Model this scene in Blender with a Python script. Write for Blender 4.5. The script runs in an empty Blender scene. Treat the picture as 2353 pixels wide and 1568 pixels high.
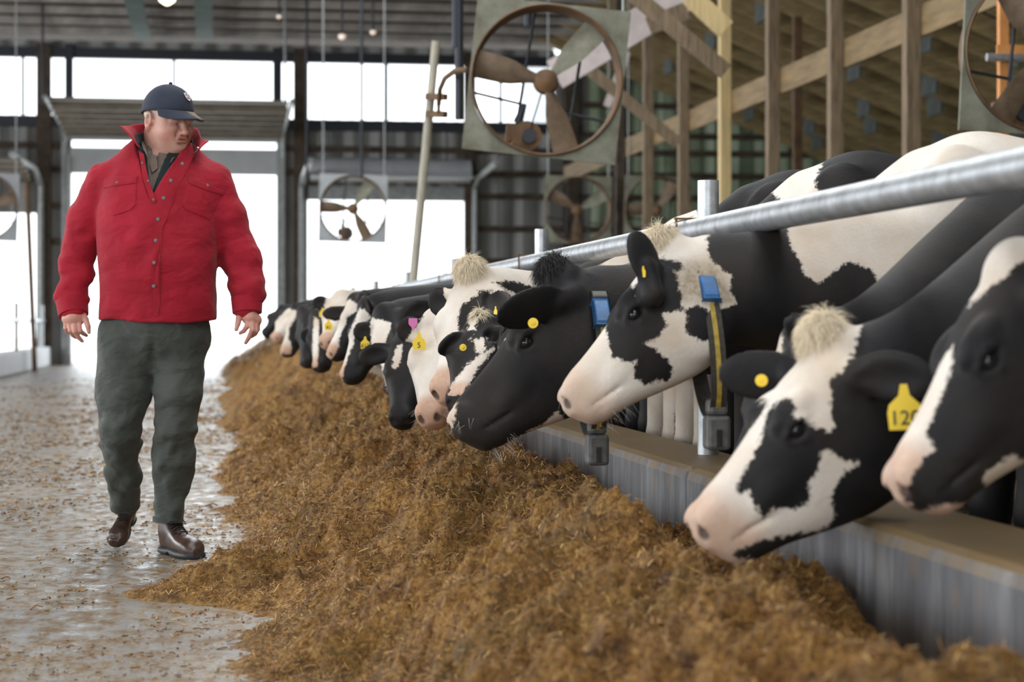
import bpy, math, random
import numpy as np
from mathutils import Vector, Matrix

random.seed(7)
rng = np.random.default_rng(11)
SC = bpy.context.scene
COL = SC.collection

# ------------------------------------------------------------------ camera
W_PX, H_PX = 2353.0, 1568.0
F_PX = 4575.0
CAM = np.array([0.0, 0.0, 0.93])
YAW = math.radians(8.41)
HORIZON = 745.0
camd = bpy.data.cameras.new('camera')
cam = bpy.data.objects.new('camera', camd)
COL.objects.link(cam)
cam.location = CAM
cam.rotation_euler = (math.radians(90), 0, -YAW)
camd.sensor_width = 36.0
camd.lens = 36.0 * F_PX / W_PX
camd.shift_y = (HORIZON - H_PX / 2) / W_PX
camd.clip_end = 400
camd.dof.use_dof = True
camd.dof.focus_distance = 7.3
camd.dof.aperture_fstop = 3.2
SC.camera = cam

# ------------------------------------------------------------------ sky, sun, exposure
world = bpy.data.worlds.new('world')
SC.world = world
world.use_nodes = True
bg = world.node_tree.nodes['Background']
bg.inputs['Color'].default_value = (0.93, 0.97, 1.0, 1)
bg.inputs['Strength'].default_value = 4.2
def area(name, loc, rot, sx, sy, power, color):
    l = bpy.data.lights.new(name, 'AREA')
    l.shape = 'RECTANGLE'; l.size = sx; l.size_y = sy; l.energy = power; l.color = color
    o = bpy.data.objects.new(name, l); COL.objects.link(o)
    o.location = loc; o.rotation_euler = rot
    return o
# daylight entering through the wide open near gable and the open curtain side
area('daylight_near_gable', (-4.0, -9.0, 4.5), (math.radians(72), 0, math.radians(-22)), 12, 5, 380, (1.0, 0.97, 0.93))
area('daylight_curtain_side', (-13.0, 10.0, 3.2), (math.radians(82), 0, math.radians(-90)), 34, 3.4, 2100, (0.95, 0.98, 1.0))
# daylight falling through the open ridge strip above the feed alley, and in through the far doors
area('daylight_ridge_opening', (1.5, 14.0, 7.7), (0, 0, 0), 3.0, 40, 1000, (1.0, 0.96, 0.90))
area('daylight_far_doors', (-0.95, 46.8, 2.2), (math.radians(90), 0, math.radians(180)), 4.5, 4.2, 260, (0.84, 0.92, 1.0))
SC.view_settings.view_transform = 'Standard'
SC.view_settings.look = 'None'
SC.view_settings.gamma = 1
SC.view_settings.use_curve_mapping = False
SC.view_settings.exposure = -0.50
SC.cycles.max_bounces = 6
SC.cycles.diffuse_bounces = 3
SC.cycles.glossy_bounces = 3
SC.cycles.transmission_bounces = 3
SC.cycles.sample_clamp_indirect = 6.0

# ------------------------------------------------------------------ geometry helpers
FWD = np.array([math.sin(YAW), math.cos(YAW), 0.0])
RGT = np.array([math.cos(YAW), -math.sin(YAW), 0.0])
def at(px, py, d):
    """World point seen at photo pixel (px, py), d metres along the view axis."""
    return CAM + d * (FWD + RGT * ((px - W_PX / 2) / F_PX) + np.array([0, 0, (HORIZON - py) / F_PX]))
def at_Y(px, py, Y):
    v = at(px, py, 1.0) - CAM
    return CAM + v * (Y / v[1])
def project(P):
    q = P - CAM
    d = q @ FWD
    return W_PX / 2 + F_PX * (q @ RGT) / d, HORIZON - F_PX * q[..., 2] / d, d

def tag(o, label=None, cat=None, group=None, kind=None):
    if label: o['label'] = label
    if cat: o['category'] = cat
    if group: o['group'] = group
    if kind: o['kind'] = kind
    return o
def empty(name, loc=(0, 0, 0), rz=0.0):
    o = bpy.data.objects.new(name, None); COL.objects.link(o)
    o.location = Vector([float(c) for c in loc]); o.rotation_euler = (0, 0, rz)
    o.empty_display_size = 0.1
    return o
def link(name, me, mat=None, parent=None):
    o = bpy.data.objects.new(name, me); COL.objects.link(o)
    if mat is not None: me.materials.append(mat)
    if parent is not None: o.parent = parent
    return o
def mesh_np(name, V, F, smooth=True):
    """V (n,3), F (m,k) arrays -> mesh datablock."""
    V = np.ascontiguousarray(V, dtype=np.float32); F = np.ascontiguousarray(F, dtype=np.int32)
    me = bpy.data.meshes.new(name)
    m, k = F.shape
    me.vertices.add(len(V)); me.vertices.foreach_set('co', V.ravel())
    me.loops.add(m * k); me.loops.foreach_set('vertex_index', F.ravel())
    me.polygons.add(m)
    me.polygons.foreach_set('loop_start', np.arange(0, m * k, k, dtype=np.int32))
    me.polygons.foreach_set('loop_total', np.full(m, k, dtype=np.int32))
    me.polygons.foreach_set('use_smooth', np.full(m, smooth, dtype=bool))
    me.update(calc_edges=True); me.validate()
    return me
def attr(me, name, arr):
    a = me.attributes.new(name, 'FLOAT', 'POINT')
    a.data.foreach_set('value', np.ascontiguousarray(arr, dtype=np.float32))

class MB:
    """Collects boxes, tubes and sheets and links them as one mesh object."""
    def __init__(s): s.v = []; s.f = []
    def add(s, V, F):
        n = len(s.v); s.v += [tuple(float(c) for c in p) for p in V]
        s.f += [tuple(int(i) + n for i in f) for f in F]
    def box(s, a, b):
        x0, y0, z0 = [min(p, q) for p, q in zip(a, b)]; x1, y1, z1 = [max(p, q) for p, q in zip(a, b)]
        s.add([(x0,y0,z0),(x1,y0,z0),(x1,y1,z0),(x0,y1,z0),(x0,y0,z1),(x1,y0,z1),(x1,y1,z1),(x0,y1,z1)],
              [(0,3,2,1),(4,5,6,7),(0,1,5,4),(1,2,6,5),(2,3,7,6),(3,0,4,7)])
        return s
    def bar(s, p, q, w, h, up=(0, 0, 1)):
        """Rectangular bar from p to q, w wide and h high."""
        p = np.array(p, float); q = np.array(q, float)
        t = (q - p) / np.linalg.norm(q - p); up = np.array(up, float)
        r = np.cross(t, up)
        if np.linalg.norm(r) < 1e-4: r = np.cross(t, (1.0, 0, 0))
        r /= np.linalg.norm(r); u = np.cross(r, t)
        V = [c + r * sx * w / 2 + u * sz * h / 2 for c in (p, q) for sx, sz in ((-1,-1),(1,-1),(1,1),(-1,1))]
        s.add(V, [(0,3,2,1)[::-1],(4,5,6,7)[::-1],(0,1,5,4)[::-1],(1,2,6,5)[::-1],(2,3,7,6)[::-1],(3,0,4,7)[::-1]])
        return s
    def tube(s, pts, r, n=12, cap=True):
        pts = [np.array(p, float) for p in pts]
        rs = r if isinstance(r, (list, tuple)) else [r] * len(pts)
        V = []; F = []; prev = None
        for i, p in enumerate(pts):
            t = pts[min(i + 1, len(pts) - 1)] - pts[max(i - 1, 0)]; t /= np.linalg.norm(t)
            if prev is None:
                a = np.cross(t, (0, 0, 1.0))
                if np.linalg.norm(a) < 0.1: a = np.cross(t, (1.0, 0, 0))
            else:
                a = prev - t * (prev @ t)
            a /= np.linalg.norm(a); prev = a; b = np.cross(t, a)
            V += [p + (a * math.cos(2 * math.pi * k / n) + b * math.sin(2 * math.pi * k / n)) * rs[i] for k in range(n)]
        for i in range(len(pts) - 1):
            F += [(i*n+k, i*n+(k+1) % n, (i+1)*n+(k+1) % n, (i+1)*n+k) for k in range(n)]
        if cap:
            F.append(tuple(range(n))[::-1]); F.append(tuple((len(pts)-1)*n + k for k in range(n)))
        s.add(V, F); return s
    def build(s, name, mat=None, parent=None, smooth=False, bevel=0.0):
        me = bpy.data.meshes.new(name); me.from_pydata(s.v, [], s.f); me.update()
        if smooth:
            me.polygons.foreach_set('use_smooth', [True] * len(me.polygons))
        o = link(name, me, mat, parent)
        if bevel:
            b = o.modifiers.new('bevel', 'BEVEL'); b.width = bevel; b.segments = 2; b.limit_method = 'ANGLE'
        if smooth:
            es = o.modifiers.new('edges', 'EDGE_SPLIT'); es.split_angle = math.radians(40)
        return o

# ------------------------------------------------------------------ numpy noise
def _hash(ix, iy, iz, seed):
    h = (ix.astype(np.uint32) * np.uint32(374761393) + iy.astype(np.uint32) * np.uint32(668265263)
         + iz.astype(np.uint32) * np.uint32(2147483647) + np.uint32((seed * 1274126177) & 0xffffffff))
    h = (h ^ (h >> np.uint32(13))) * np.uint32(1274126177)
    h = h ^ (h >> np.uint32(16))
    return (h & np.uint32(0xffff)).astype(np.float32) / 32767.5 - 1.0
def vnoise(x, y, z=None, seed=0):
    if z is None: z = np.zeros_like(x)
    x = np.asarray(x, np.float32); y = np.asarray(y, np.float32); z = np.asarray(z, np.float32)
    x0 = np.floor(x); y0 = np.floor(y); z0 = np.floor(z)
    fx, fy, fz = x - x0, y - y0, z - z0
    fx = fx*fx*fx*(fx*(fx*6-15)+10); fy = fy*fy*fy*(fy*(fy*6-15)+10); fz = fz*fz*fz*(fz*(fz*6-15)+10)
    i, j, k = x0.astype(np.int64), y0.astype(np.int64), z0.astype(np.int64)
    r = 0
    for dx in (0, 1):
        for dy in (0, 1):
            for dz in (0, 1):
                w = (fx if dx else 1-fx) * (fy if dy else 1-fy) * (fz if dz else 1-fz)
                r = r + w * _hash(i+dx, j+dy, k+dz, seed)
    return r
def fbm(x, y, z=None, octaves=4, seed=0, gain=0.5):
    r = 0; a = 1.0; f = 1.0
    for o in range(octaves):
        r = r + a * vnoise(x * f, y * f, None if z is None else z * f, seed + o * 17)
        a *= gain; f *= 2.03
    return r
def sstep(a, b, x):
    t = np.clip((x - a) / (b - a), 0, 1); return t * t * (3 - 2 * t)

# ------------------------------------------------------------------ implicit surfaces
def axis_grid(spans):
    """spans: [(start, end, step), ...] -> increasing coordinates of one grid axis."""
    out = []
    for a, b, st in spans:
        n = max(1, int(round((b - a) / st)))
        out.append(np.linspace(a, b, n, endpoint=False))
    out.append([spans[-1][1]])
    return np.concatenate(out).astype(np.float32)
class Field:
    def __init__(s, xs, ys, zs):
        s.ax = (xs, ys, zs); s.D = np.full((len(xs), len(ys), len(zs)), 1.0, np.float32)
    def _sub(s, lo, hi):
        sl = []
        for a, l, h in zip(s.ax, lo, hi):
            i0 = max(0, int(np.searchsorted(a, l)) - 1); i1 = min(len(a), int(np.searchsorted(a, h)) + 1)
            if i1 - i0 < 1: return None, None
            sl.append(slice(i0, i1))
        P = np.empty(tuple(q.stop - q.start for q in sl) + (3,), np.float32)
        P[..., 0] = s.ax[0][sl[0]][:, None, None]; P[..., 1] = s.ax[1][sl[1]][None, :, None]; P[..., 2] = s.ax[2][sl[2]][None, None, :]
        return tuple(sl), P
    def add(s, fn, lo, hi, k=0.02):
        pad = k + 0.01
        sl, P = s._sub(np.array(lo) - pad, np.array(hi) + pad)
        if sl is None: return
        d = fn(P); D = s.D[sl]
        h = np.maximum(k - np.abs(D - d), 0) / max(k, 1e-6)
        s.D[sl] = np.minimum(D, d) - h * h * k * 0.25
    def cut(s, fn, lo, hi, k=0.005):
        pad = k + 0.01
        sl, P = s._sub(np.array(lo) - pad, np.array(hi) + pad)
        if sl is None: return
        d = -fn(P); D = s.D[sl]
        h = np.maximum(k - np.abs(D - d), 0) / max(k, 1e-6)
        s.D[sl] = np.maximum(D, d) + h * h * k * 0.25
    # primitives
    def cone(s, a, b, ra, rb, k=0.02):
        a = np.array(a, np.float32); b = np.array(b, np.float32)
        lo = np.minimum(a - ra, b - rb); hi = np.maximum(a + ra, b + rb)
        s.add(lambda P: f_cone(P, a, b, ra, rb), lo, hi, k)
    def chain(s, pts, rs, k=0.02):
        for i in range(len(pts) - 1): s.cone(pts[i], pts[i+1], rs[i], rs[i+1], k)
    def ell(s, c, r, R=None, k=0.02, cut=False):
        c = np.array(c, np.float32); r = np.array(r, np.float32)
        R = np.eye(3, dtype=np.float32) if R is None else np.array(R, np.float32)
        e = np.sqrt(((R * r[:, None]) ** 2).sum(0))
        (s.cut if cut else s.add)(lambda P: f_ell(P, c, r, R), c - e, c + e, k)
    def mesh(s, smooth=1):
        V, F = surface_nets(s.D, *s.ax)
        for _ in range(smooth): V = relax(V, F, 0.5)
        return V, F
def f_cone(P, a, b, ra, rb):
    pa = P - a; ba = b - a
    t = np.clip((pa @ ba) / max(float(ba @ ba), 1e-9), 0, 1)
    return np.sqrt(((pa - t[..., None] * ba) ** 2).sum(-1)) - (ra + (rb - ra) * t)
def f_ell(P, c, r, R):
    q = (P - c) @ R.T
    k0 = np.sqrt(((q / r) ** 2).sum(-1)); k1 = np.sqrt(((q / (r * r)) ** 2).sum(-1)) + 1e-6
    return k0 * (k0 - 1) / k1
def curve_table(xs, ys, n=120):
    """Monotone-ish smooth interpolation (Catmull-Rom) of a profile table."""
    xs = np.array(xs, float); ys = np.array(ys, float)
    m = np.gradient(ys, xs)
    X = np.linspace(xs[0], xs[-1], n); i = np.clip(np.searchsorted(xs, X) - 1, 0, len(xs) - 2)
    h = xs[i+1] - xs[i]; t = (X - xs[i]) / h
    Y = (2*t**3-3*t**2+1)*ys[i] + (t**3-2*t**2+t)*h*m[i] + (-2*t**3+3*t**2)*ys[i+1] + (t**3-t**2)*h*m[i+1]
    return X, Y
def f_loft(P, o, U, V, Wd, us, top, bot, wid, n=2.5, taper=0.0):
    q = P - np.array(o, np.float32)
    u = q @ np.array(U, np.float32); v = q @ np.array(V, np.float32); w = np.abs(q @ np.array(Wd, np.float32))
    X, T = curve_table(us, top); _, B = curve_table(us, bot); _, Wt = curve_table(us, wid)
    T = np.interp(u, X, T); B = np.interp(u, X, B); Wt = np.interp(u, X, Wt)
    c = (T + B) / 2; h = np.maximum((T - B) / 2, 0.004)
    s = (v - c) / h
    if callable(taper): tp = taper(u)
    else: tp = taper
    wv = np.maximum(Wt * (1 + tp * np.clip(s, -1.2, 1.2)), 0.004)
    f = (np.abs(s) ** n + (w / wv) ** n) ** (1.0 / n)
    d = (f - 1) * np.minimum(h, wv) * 0.85
    return np.maximum(d, np.maximum(us[0] - u, u - us[-1]))
def surface_nets(D, xs, ys, zs):
    S = D < 0
    code = np.zeros(tuple(n - 1 for n in D.shape), np.uint8)
    offs = [(a, b, c) for a in (0, 1) for b in (0, 1) for c in (0, 1)]
    for q, (a, b, c) in enumerate(offs):
        code |= (S[a:S.shape[0]-1+a, b:S.shape[1]-1+b, c:S.shape[2]-1+c].astype(np.uint8) << q)
    act = (code != 0) & (code != 255)
    I = np.argwhere(act)
    vals = np.stack([D[I[:, 0]+a, I[:, 1]+b, I[:, 2]+c] for a, b, c in offs], 1)
    acc = np.zeros((len(I), 3), np.float32); cnt = np.zeros(len(I), np.float32)
    O = np.array(offs, np.float32)
    for p in range(8):
        for q in range(p + 1, 8):
            if np.abs(O[p] - O[q]).sum() != 1: continue
            m = (vals[:, p] < 0) != (vals[:, q] < 0)
            t = vals[m, p] / (vals[m, p] - vals[m, q])
            acc[m] += O[p] + t[:, None] * (O[q] - O[p]); cnt[m] += 1
    uvw = acc / cnt[:, None]
    V = np.stack([a[I[:, i]] + uvw[:, i] * (a[I[:, i]+1] - a[I[:, i]]) for i, a in enumerate((xs, ys, zs))], 1)
    vid = np.full(act.shape, -1, np.int32); vid[act] = np.arange(len(I))
    F = []
    for ax in range(3):
        o1, o2 = (ax + 1) % 3, (ax + 2) % 3
        sl0 = [slice(None)] * 3; sl1 = [slice(None)] * 3
        sl0[ax] = slice(0, -1); sl1[ax] = slice(1, None)
        for o in (o1, o2): sl0[o] = sl1[o] = slice(1, -1)
        A = S[tuple(sl0)]; B = S[tuple(sl1)]
        E = np.argwhere(A != B)
        if not len(E): continue
        flip = B[tuple(E.T)]
        E = E.copy(); E[:, o1] += 1; E[:, o2] += 1
        def cell(d1, d2):
            c = E.copy(); c[:, o1] += d1; c[:, o2] += d2
            return vid[tuple(c.T)]
        q = np.stack([cell(-1, -1), cell(0, -1), cell(0, 0), cell(-1, 0)], 1)
        q[flip] = q[flip][:, ::-1]
        F.append(q)
    return V, np.concatenate(F)
def relax(V, F, lam):
    acc = np.zeros_like(V); cnt = np.zeros(len(V), np.float32)
    for a, b in ((0, 1), (1, 2), (2, 3), (3, 0)):
        for p, q in ((a, b), (b, a)):
            for c in range(3): acc[:, c] += np.bincount(F[:, p], V[F[:, q], c], len(V))
            cnt += np.bincount(F[:, p], minlength=len(V))
    return V * (1 - lam) + lam * acc / np.maximum(cnt, 1)[:, None]
def poly_sdf(x, y, poly):
    """Signed distance, positive inside the polygon."""
    poly = np.array(poly, np.float32); n = len(poly)
    d = np.full(x.shape, 1e9, np.float32); inside = np.zeros(x.shape, bool)
    for i in range(n):
        ax, ay = poly[i]; bx, by = poly[(i + 1) % n]
        ex, ey = bx - ax, by - ay
        t = np.clip(((x-ax)*ex + (y-ay)*ey) / (ex*ex + ey*ey + 1e-9), 0, 1)
        d = np.minimum(d, (x-ax-t*ex)**2 + (y-ay-t*ey)**2)
        c = ((ay > y) != (by > y)) & (x < (bx-ax) * (y-ay) / ((by-ay) if abs(by-ay) > 1e-9 else 1e-9) + ax)
        inside ^= c
    d = np.sqrt(d)
    return np.where(inside, d, -d)

# ------------------------------------------------------------------ materials
def new_mat(name):
    m = bpy.data.materials.new(name); m.use_nodes = True
    return m, m.node_tree.nodes, m.node_tree.links, m.node_tree.nodes['Principled BSDF']
def plain(name, col, rough=0.6, metal=0.0, var=0.0, scale=8.0, bump=0.0, stretch=None, col2=None):
    m, N, L, b = new_mat(name)
    b.inputs['Roughness'].default_value = rough; b.inputs['Metallic'].default_value = metal
    b.inputs['Base Color'].default_value = (*col, 1)
    if var or bump or col2:
        tc = N.new('ShaderNodeTexCoord'); mp = N.new('ShaderNodeMapping'); nz = N.new('ShaderNodeTexNoise')
        L.new(tc.outputs['Object'], mp.inputs['Vector']); L.new(mp.outputs['Vector'], nz.inputs['Vector'])
        if stretch: mp.inputs['Scale'].default_value = stretch
        nz.inputs['Scale'].default_value = scale; nz.inputs['Detail'].default_value = 6; nz.inputs['Roughness'].default_value = 0.65
        r = N.new('ShaderNodeValToRGB'); L.new(nz.outputs['Fac'], r.inputs['Fac'])
        lo = col2 if col2 else tuple(c * (1 - var) for c in col); hi = col if col2 else tuple(min(1, c * (1 + var)) for c in col)
        r.color_ramp.elements[0].position = 0.33; r.color_ramp.elements[1].position = 0.68
        r.color_ramp.elements[0].color = (*lo, 1); r.color_ramp.elements[1].color = (*hi, 1)
        L.new(r.outputs['Color'], b.inputs['Base Color'])
        if bump:
            bp = N.new('ShaderNodeBump'); bp.inputs['Strength'].default_value = bump; bp.inputs['Distance'].default_value = 0.01
            L.new(nz.outputs['Fac'], bp.inputs['Height']); L.new(bp.outputs['Normal'], b.inputs['Normal'])
    return m
M = {}
M['galv'] = plain('galvanised steel', (0.46, 0.485, 0.51), 0.40, 0.7, var=0.28, scale=16, bump=0.06)
M['old_wood'] = plain('weathered timber', (0.20, 0.145, 0.09), 0.75, var=0.45, scale=5, stretch=(6, 6, 0.6), bump=0.2)
M['dark_wood'] = plain('dark timber', (0.075, 0.052, 0.036), 0.8, var=0.5, scale=4, bump=0.2)
M['pine'] = plain('newer pine', (0.62, 0.47, 0.23), 0.6, var=0.2, scale=4, stretch=(6, 6, 0.5))  # paler timber: sunlight falling on one roof post is put into the colour
M['roof_deck'] = plain('roof deck', (0.062, 0.044, 0.032), 0.8, var=0.75, scale=1.3, stretch=(0.8, 2.5, 1), bump=0.1)
M['white_board'] = plain('whitewashed board', (0.55, 0.48, 0.47), 0.7, var=0.15, scale=5)
M['dark_steel'] = plain('dark painted steel', (0.03, 0.034, 0.045), 0.5, 0.3)
M['grey_steel'] = plain('dull grey steel', (0.34, 0.36, 0.36), 0.5, 0.4, var=0.2, scale=9)
M['rust'] = plain('rusty steel', (0.22, 0.115, 0.05), 0.7, 0.2, col2=(0.10, 0.065, 0.04), scale=6)
M['fan_sheet'] = plain('dusty fan sheet metal', (0.27, 0.28, 0.22), 0.6, 0.2, col2=(0.13, 0.12, 0.085), scale=4, bump=0.05)
# ------------------------------------------------------------------ setting
Y_END = 46.0
def structure(o): o['kind'] = 'structure'; return o

# floor: wet, littered concrete drive alley
m, N, L, b = new_mat('wet concrete floor')
tc = N.new('ShaderNodeTexCoord')
mp = N.new('ShaderNodeMapping'); L.new(tc.outputs['Object'], mp.inputs['Vector']); mp.inputs['Scale'].default_value = (1, 0.55, 1)
n1 = N.new('ShaderNodeTexNoise'); n1.inputs['Scale'].default_value = 1.3; n1.inputs['Detail'].default_value = 5
n2 = N.new('ShaderNodeTexNoise'); n2.inputs['Scale'].default_value = 13; n2.inputs['Detail'].default_value = 8; n2.inputs['Roughness'].default_value = 0.72
n3 = N.new('ShaderNodeTexNoise'); n3.inputs['Scale'].default_value = 75; n3.inputs['Detail'].default_value = 4
for n in (n1, n2): L.new(mp.outputs['Vector'], n.inputs['Vector'])
L.new(tc.outputs['Object'], n3.inputs['Vector'])
r1 = N.new('ShaderNodeValToRGB'); L.new(n2.outputs['Fac'], r1.inputs['Fac'])
e = r1.color_ramp.elements; e[0].position = 0.36; e[0].color = (0.27, 0.265, 0.27, 1); e[1].position = 0.60; e[1].color = (0.20, 0.12, 0.05, 1)
e.new(0.49).color = (0.27, 0.235, 0.185, 1)
mixc = N.new('ShaderNodeMix'); mixc.data_type = 'RGBA'; mixc.blend_type = 'MULTIPLY'; mixc.inputs['Factor'].default_value = 0.5
r2 = N.new('ShaderNodeValToRGB'); L.new(n1.outputs['Fac'], r2.inputs['Fac'])
r2.color_ramp.elements[0].position = 0.35; r2.color_ramp.elements[0].color = (0.55, 0.56, 0.6, 1); r2.color_ramp.elements[1].position = 0.65; r2.color_ramp.elements[1].color = (1, 0.95, 0.85, 1)
L.new(r1.outputs['Color'], mixc.inputs[6]); L.new(r2.outputs['Color'], mixc.inputs[7]); L.new(mixc.outputs[2], b.inputs['Base Color'])
rr = N.new('ShaderNodeMapRange'); L.new(n2.outputs['Fac'], rr.inputs['Value'])
rr.inputs['From Min'].default_value = 0.38; rr.inputs['From Max'].default_value = 0.62; rr.inputs['To Min'].default_value = 0.26; rr.inputs['To Max'].default_value = 0.62
L.new(rr.outputs['Result'], b.inputs['Roughness'])
ad = N.new('ShaderNodeMath'); ad.operation = 'MULTIPLY_ADD'; L.new(n3.outputs['Fac'], ad.inputs[0]); ad.inputs[1].default_value = 0.35; L.new(n2.outputs['Fac'], ad.inputs[2])
bp = N.new('ShaderNodeBump'); bp.inputs['Strength'].default_value = 0.45; bp.inputs['Distance'].default_value = 0.008
L.new(ad.outputs[0], bp.inputs['Height']); L.new(bp.outputs['Normal'], b.inputs['Normal'])
M['floor'] = m
structure(MB().box((-16, -12, -0.2), (18, 49, 0.0)).build('floor', M['floor']))

# bright yard outside the far doors
M['yard'] = plain('pale gravel yard', (0.80, 0.79, 0.76), 0.9, var=0.05, scale=2)
structure(MB().box((-60, 49, -0.25), (60, 140, -0.02)).build('ground_yard', M['yard']))

# corrugated end wall with openings
def corrugated(name, c_hi, c_lo):
    m, N, L, b = new_mat(name)
    tc = N.new('ShaderNodeTexCoord'); wv = N.new('ShaderNodeTexWave'); wv.bands_direction = 'X'
    wv.inputs['Scale'].default_value = 0.55; wv.inputs['Distortion'].default_value = 0.0
    L.new(tc.outputs['Object'], wv.inputs['Vector'])
    nz = N.new('ShaderNodeTexNoise'); nz.inputs['Scale'].default_value = 0.8; nz.inputs['Detail'].default_value = 5
    L.new(tc.outputs['Object'], nz.inputs['Vector'])
    r = N.new('ShaderNodeValToRGB'); L.new(nz.outputs['Fac'], r.inputs['Fac'])
    r.color_ramp.elements[0].color = (*c_lo, 1); r.color_ramp.elements[1].color = (*c_hi, 1)
    r.color_ramp.elements[0].position = 0.3; r.color_ramp.elements[1].position = 0.7
    L.new(r.outputs['Color'], b.inputs['Base Color'])
    bp = N.new('ShaderNodeBump'); bp.inputs['Strength'].default_value = 1.0; bp.inputs['Distance'].default_value = 0.08
    L.new(wv.outputs['Fac'], bp.inputs['Height']); L.new(bp.outputs['Normal'], b.inputs['Normal'])
    b.inputs['Roughness'].default_value = 0.55; b.inputs['Metallic'].default_value = 0.2
    return m
M['wall'] = corrugated('corrugated wall sheet', (0.36, 0.36, 0.34), (0.22, 0.22, 0.22))
M['wall_green'] = corrugated('greenish translucent wall sheet', (0.42, 0.50, 0.36), (0.24, 0.30, 0.20))
def ex(px): return float(at_Y(px, 745, Y_END)[0])
def ez(py, px=600): return float(at_Y(px, py, Y_END)[2])
DOOR_X = (ex(165), ex(635)); DOOR_Z = ez(402, 400)
OPEN_X = (ex(700), ex(1080)); OPEN_Z = ez(460, 900)
LEFT_X = (-9.0, ex(94)); LEFT_Z = ez(490, 50)
CL_X = (-12.0, ex(1275)); CL_Z = (ez(268, 300), ez(137, 300))
CEIL = 7.25
def ribbed(mb, x0, x1, z0, z1, y0=Y_END, pitch=0.305):
    """Wall sheet with raised ribs on the inner face, one mesh."""
    mb.box((x0, y0, z0), (x1, y0 + 0.05, z1))
    k = math.ceil(x0 / pitch)
    while k * pitch < x1 - 0.05:
        if k * pitch > x0 + 0.03: mb.box((k * pitch - 0.045, y0 - 0.06, z0), (k * pitch + 0.045, y0 + 0.01, z1))
        k += 1
wl = MB()
ribbed(wl, LEFT_X[1], DOOR_X[0], 0, CL_Z[0]); ribbed(wl, DOOR_X[1], OPEN_X[0], 0, CL_Z[0])
ribbed(wl, DOOR_X[0], DOOR_X[1], ez(300, 400), CL_Z[0]); ribbed(wl, OPEN_X[0], OPEN_X[1], OPEN_Z, CL_Z[0])
ribbed(wl, LEFT_X[0], LEFT_X[1], LEFT_Z, CL_Z[0]); ribbed(wl, -16, LEFT_X[0], 0, CL_Z[0])
ribbed(wl, OPEN_X[1], 8.6, 0, CL_Z[0])
ribbed(wl, CL_X[1], 8.6, CL_Z[0], CEIL); wl.box((-16, Y_END, CL_Z[1]), (CL_X[1], Y_END + 0.05, CEIL + 0.1)); ribbed(wl, -16, CL_X[0], CL_Z[0], CL_Z[1])
structure(wl.build('wall_end', M['wall']))
wg = MB()
xx = 8.6
while xx < 16.0:
    ribbed(wg, xx, xx + 0.61, 0, 7.62 - 0.4 * (xx - 7.9)); xx += 0.61
structure(wg.build('wall_end_lean_to', M['wall_green']))
# girts, posts and lintels of the end wall
k = 0
def trim(mb, mat=None):
    global k
    k += 1
    return structure(mb.build('trim_%d' % k, mat or M['dark_wood']))
for py, x0, x1 in ((285, -16, CL_X[1] + 0.6), (128, -16, CL_X[1] + 0.6)):
    z = ez(py, 500); trim(MB().box((x0, Y_END - 0.16, z - 0.13), (x1, Y_END - 0.02, z + 0.10)), M['dark_steel'])
for py, x0, x1 in ((345, DOOR_X[1] + 0.1, 15), (398, OPEN_X[0] - .5, 15), (235, ex(1340), 13), (305, ex(1340), 15), (450, OPEN_X[1] + .1, 15), (525, OPEN_X[1] + .1, 15), (600, OPEN_X[1] + .1, 15),
                   (345, -16, DOOR_X[0] - .1), (398, LEFT_X[1], DOOR_X[0] - .1), (480, LEFT_X[1], DOOR_X[0] - .1), (560, LEFT_X[1], DOOR_X[0] - .1)):
    z = ez(py, 900); trim(MB().box((x0, Y_END - 0.12, z - 0.07), (x1, Y_END - 0.03, z + 0.07)))
for px, w in ((102, 0.16), (160, 0.09), (637, 0.10), (690, 0.16), (1078, 0.13), (1310, 0.16), (1420, 0.16)):
    x = ex(px); trim(MB().box((x - w, Y_END - 0.22, 0 if w > 0.1 else CL_Z[0]), (x + w, Y_END - 0.02, CEIL)), M['dark_wood'] if w > 0.1 else M['dark_steel'])
for px in (53, 400, 888, 1150):
    x = ex(px); trim(MB().box((x - 0.035, Y_END - 0.05, CL_Z[0]), (x + 0.035, Y_END + 0.02, CL_Z[1])), M['dark_steel'])
for x in (DOOR_X[0] - 0.06, DOOR_X[1] + 0.06): trim(MB().box((x - 0.06, Y_END - 0.25, 0), (x + 0.06, Y_END - 0.1, DOOR_Z + 0.4)), M['grey_steel'])
trim(MB().box((OPEN_X[0], Y_END - 0.15, OPEN_Z - 0.02), (OPEN_X[1], Y_END - 0.03, OPEN_Z + 0.3)), M['grey_steel'])

# ceiling over the drive alley and lean-to roof on the stall side
cm = MB().box((-16, -12, CEIL + 0.22), (0.0, 47, CEIL + 0.3)); cm.box((3.0, -12, CEIL + 0.22), (7.9, 47, CEIL + 0.3)); cm.box((0.0, 34, CEIL + 0.22), (3.0, 47, CEIL + 0.3))   # open ridge strip between
structure(cm.build('ceiling', M['roof_deck']))
rf = MB(); rf.add([(7.9, -12, CEIL + 0.3), (7.9, 47, CEIL + 0.3), (16.4, 47, CEIL + 0.3 - 3.4), (16.4, -12, CEIL + 0.3 - 3.4),
                   (7.9, -12, CEIL + 0.36), (7.9, 47, CEIL + 0.36), (16.4, 47, CEIL + 0.36 - 3.4), (16.4, -12, CEIL + 0.36 - 3.4)],
                  [(0,1,2,3),(7,6,5,4),(0,4,5,1),(1,5,6,2),(2,6,7,3),(3,7,4,0)])
m, N, L, b = new_mat('dark deck with pale streaks')
tc = N.new('ShaderNodeTexCoord'); mp = N.new('ShaderNodeMapping'); mp.inputs['Scale'].default_value = (0.9, 3.0, 1); L.new(tc.outputs['Object'], mp.inputs['Vector'])
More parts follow.
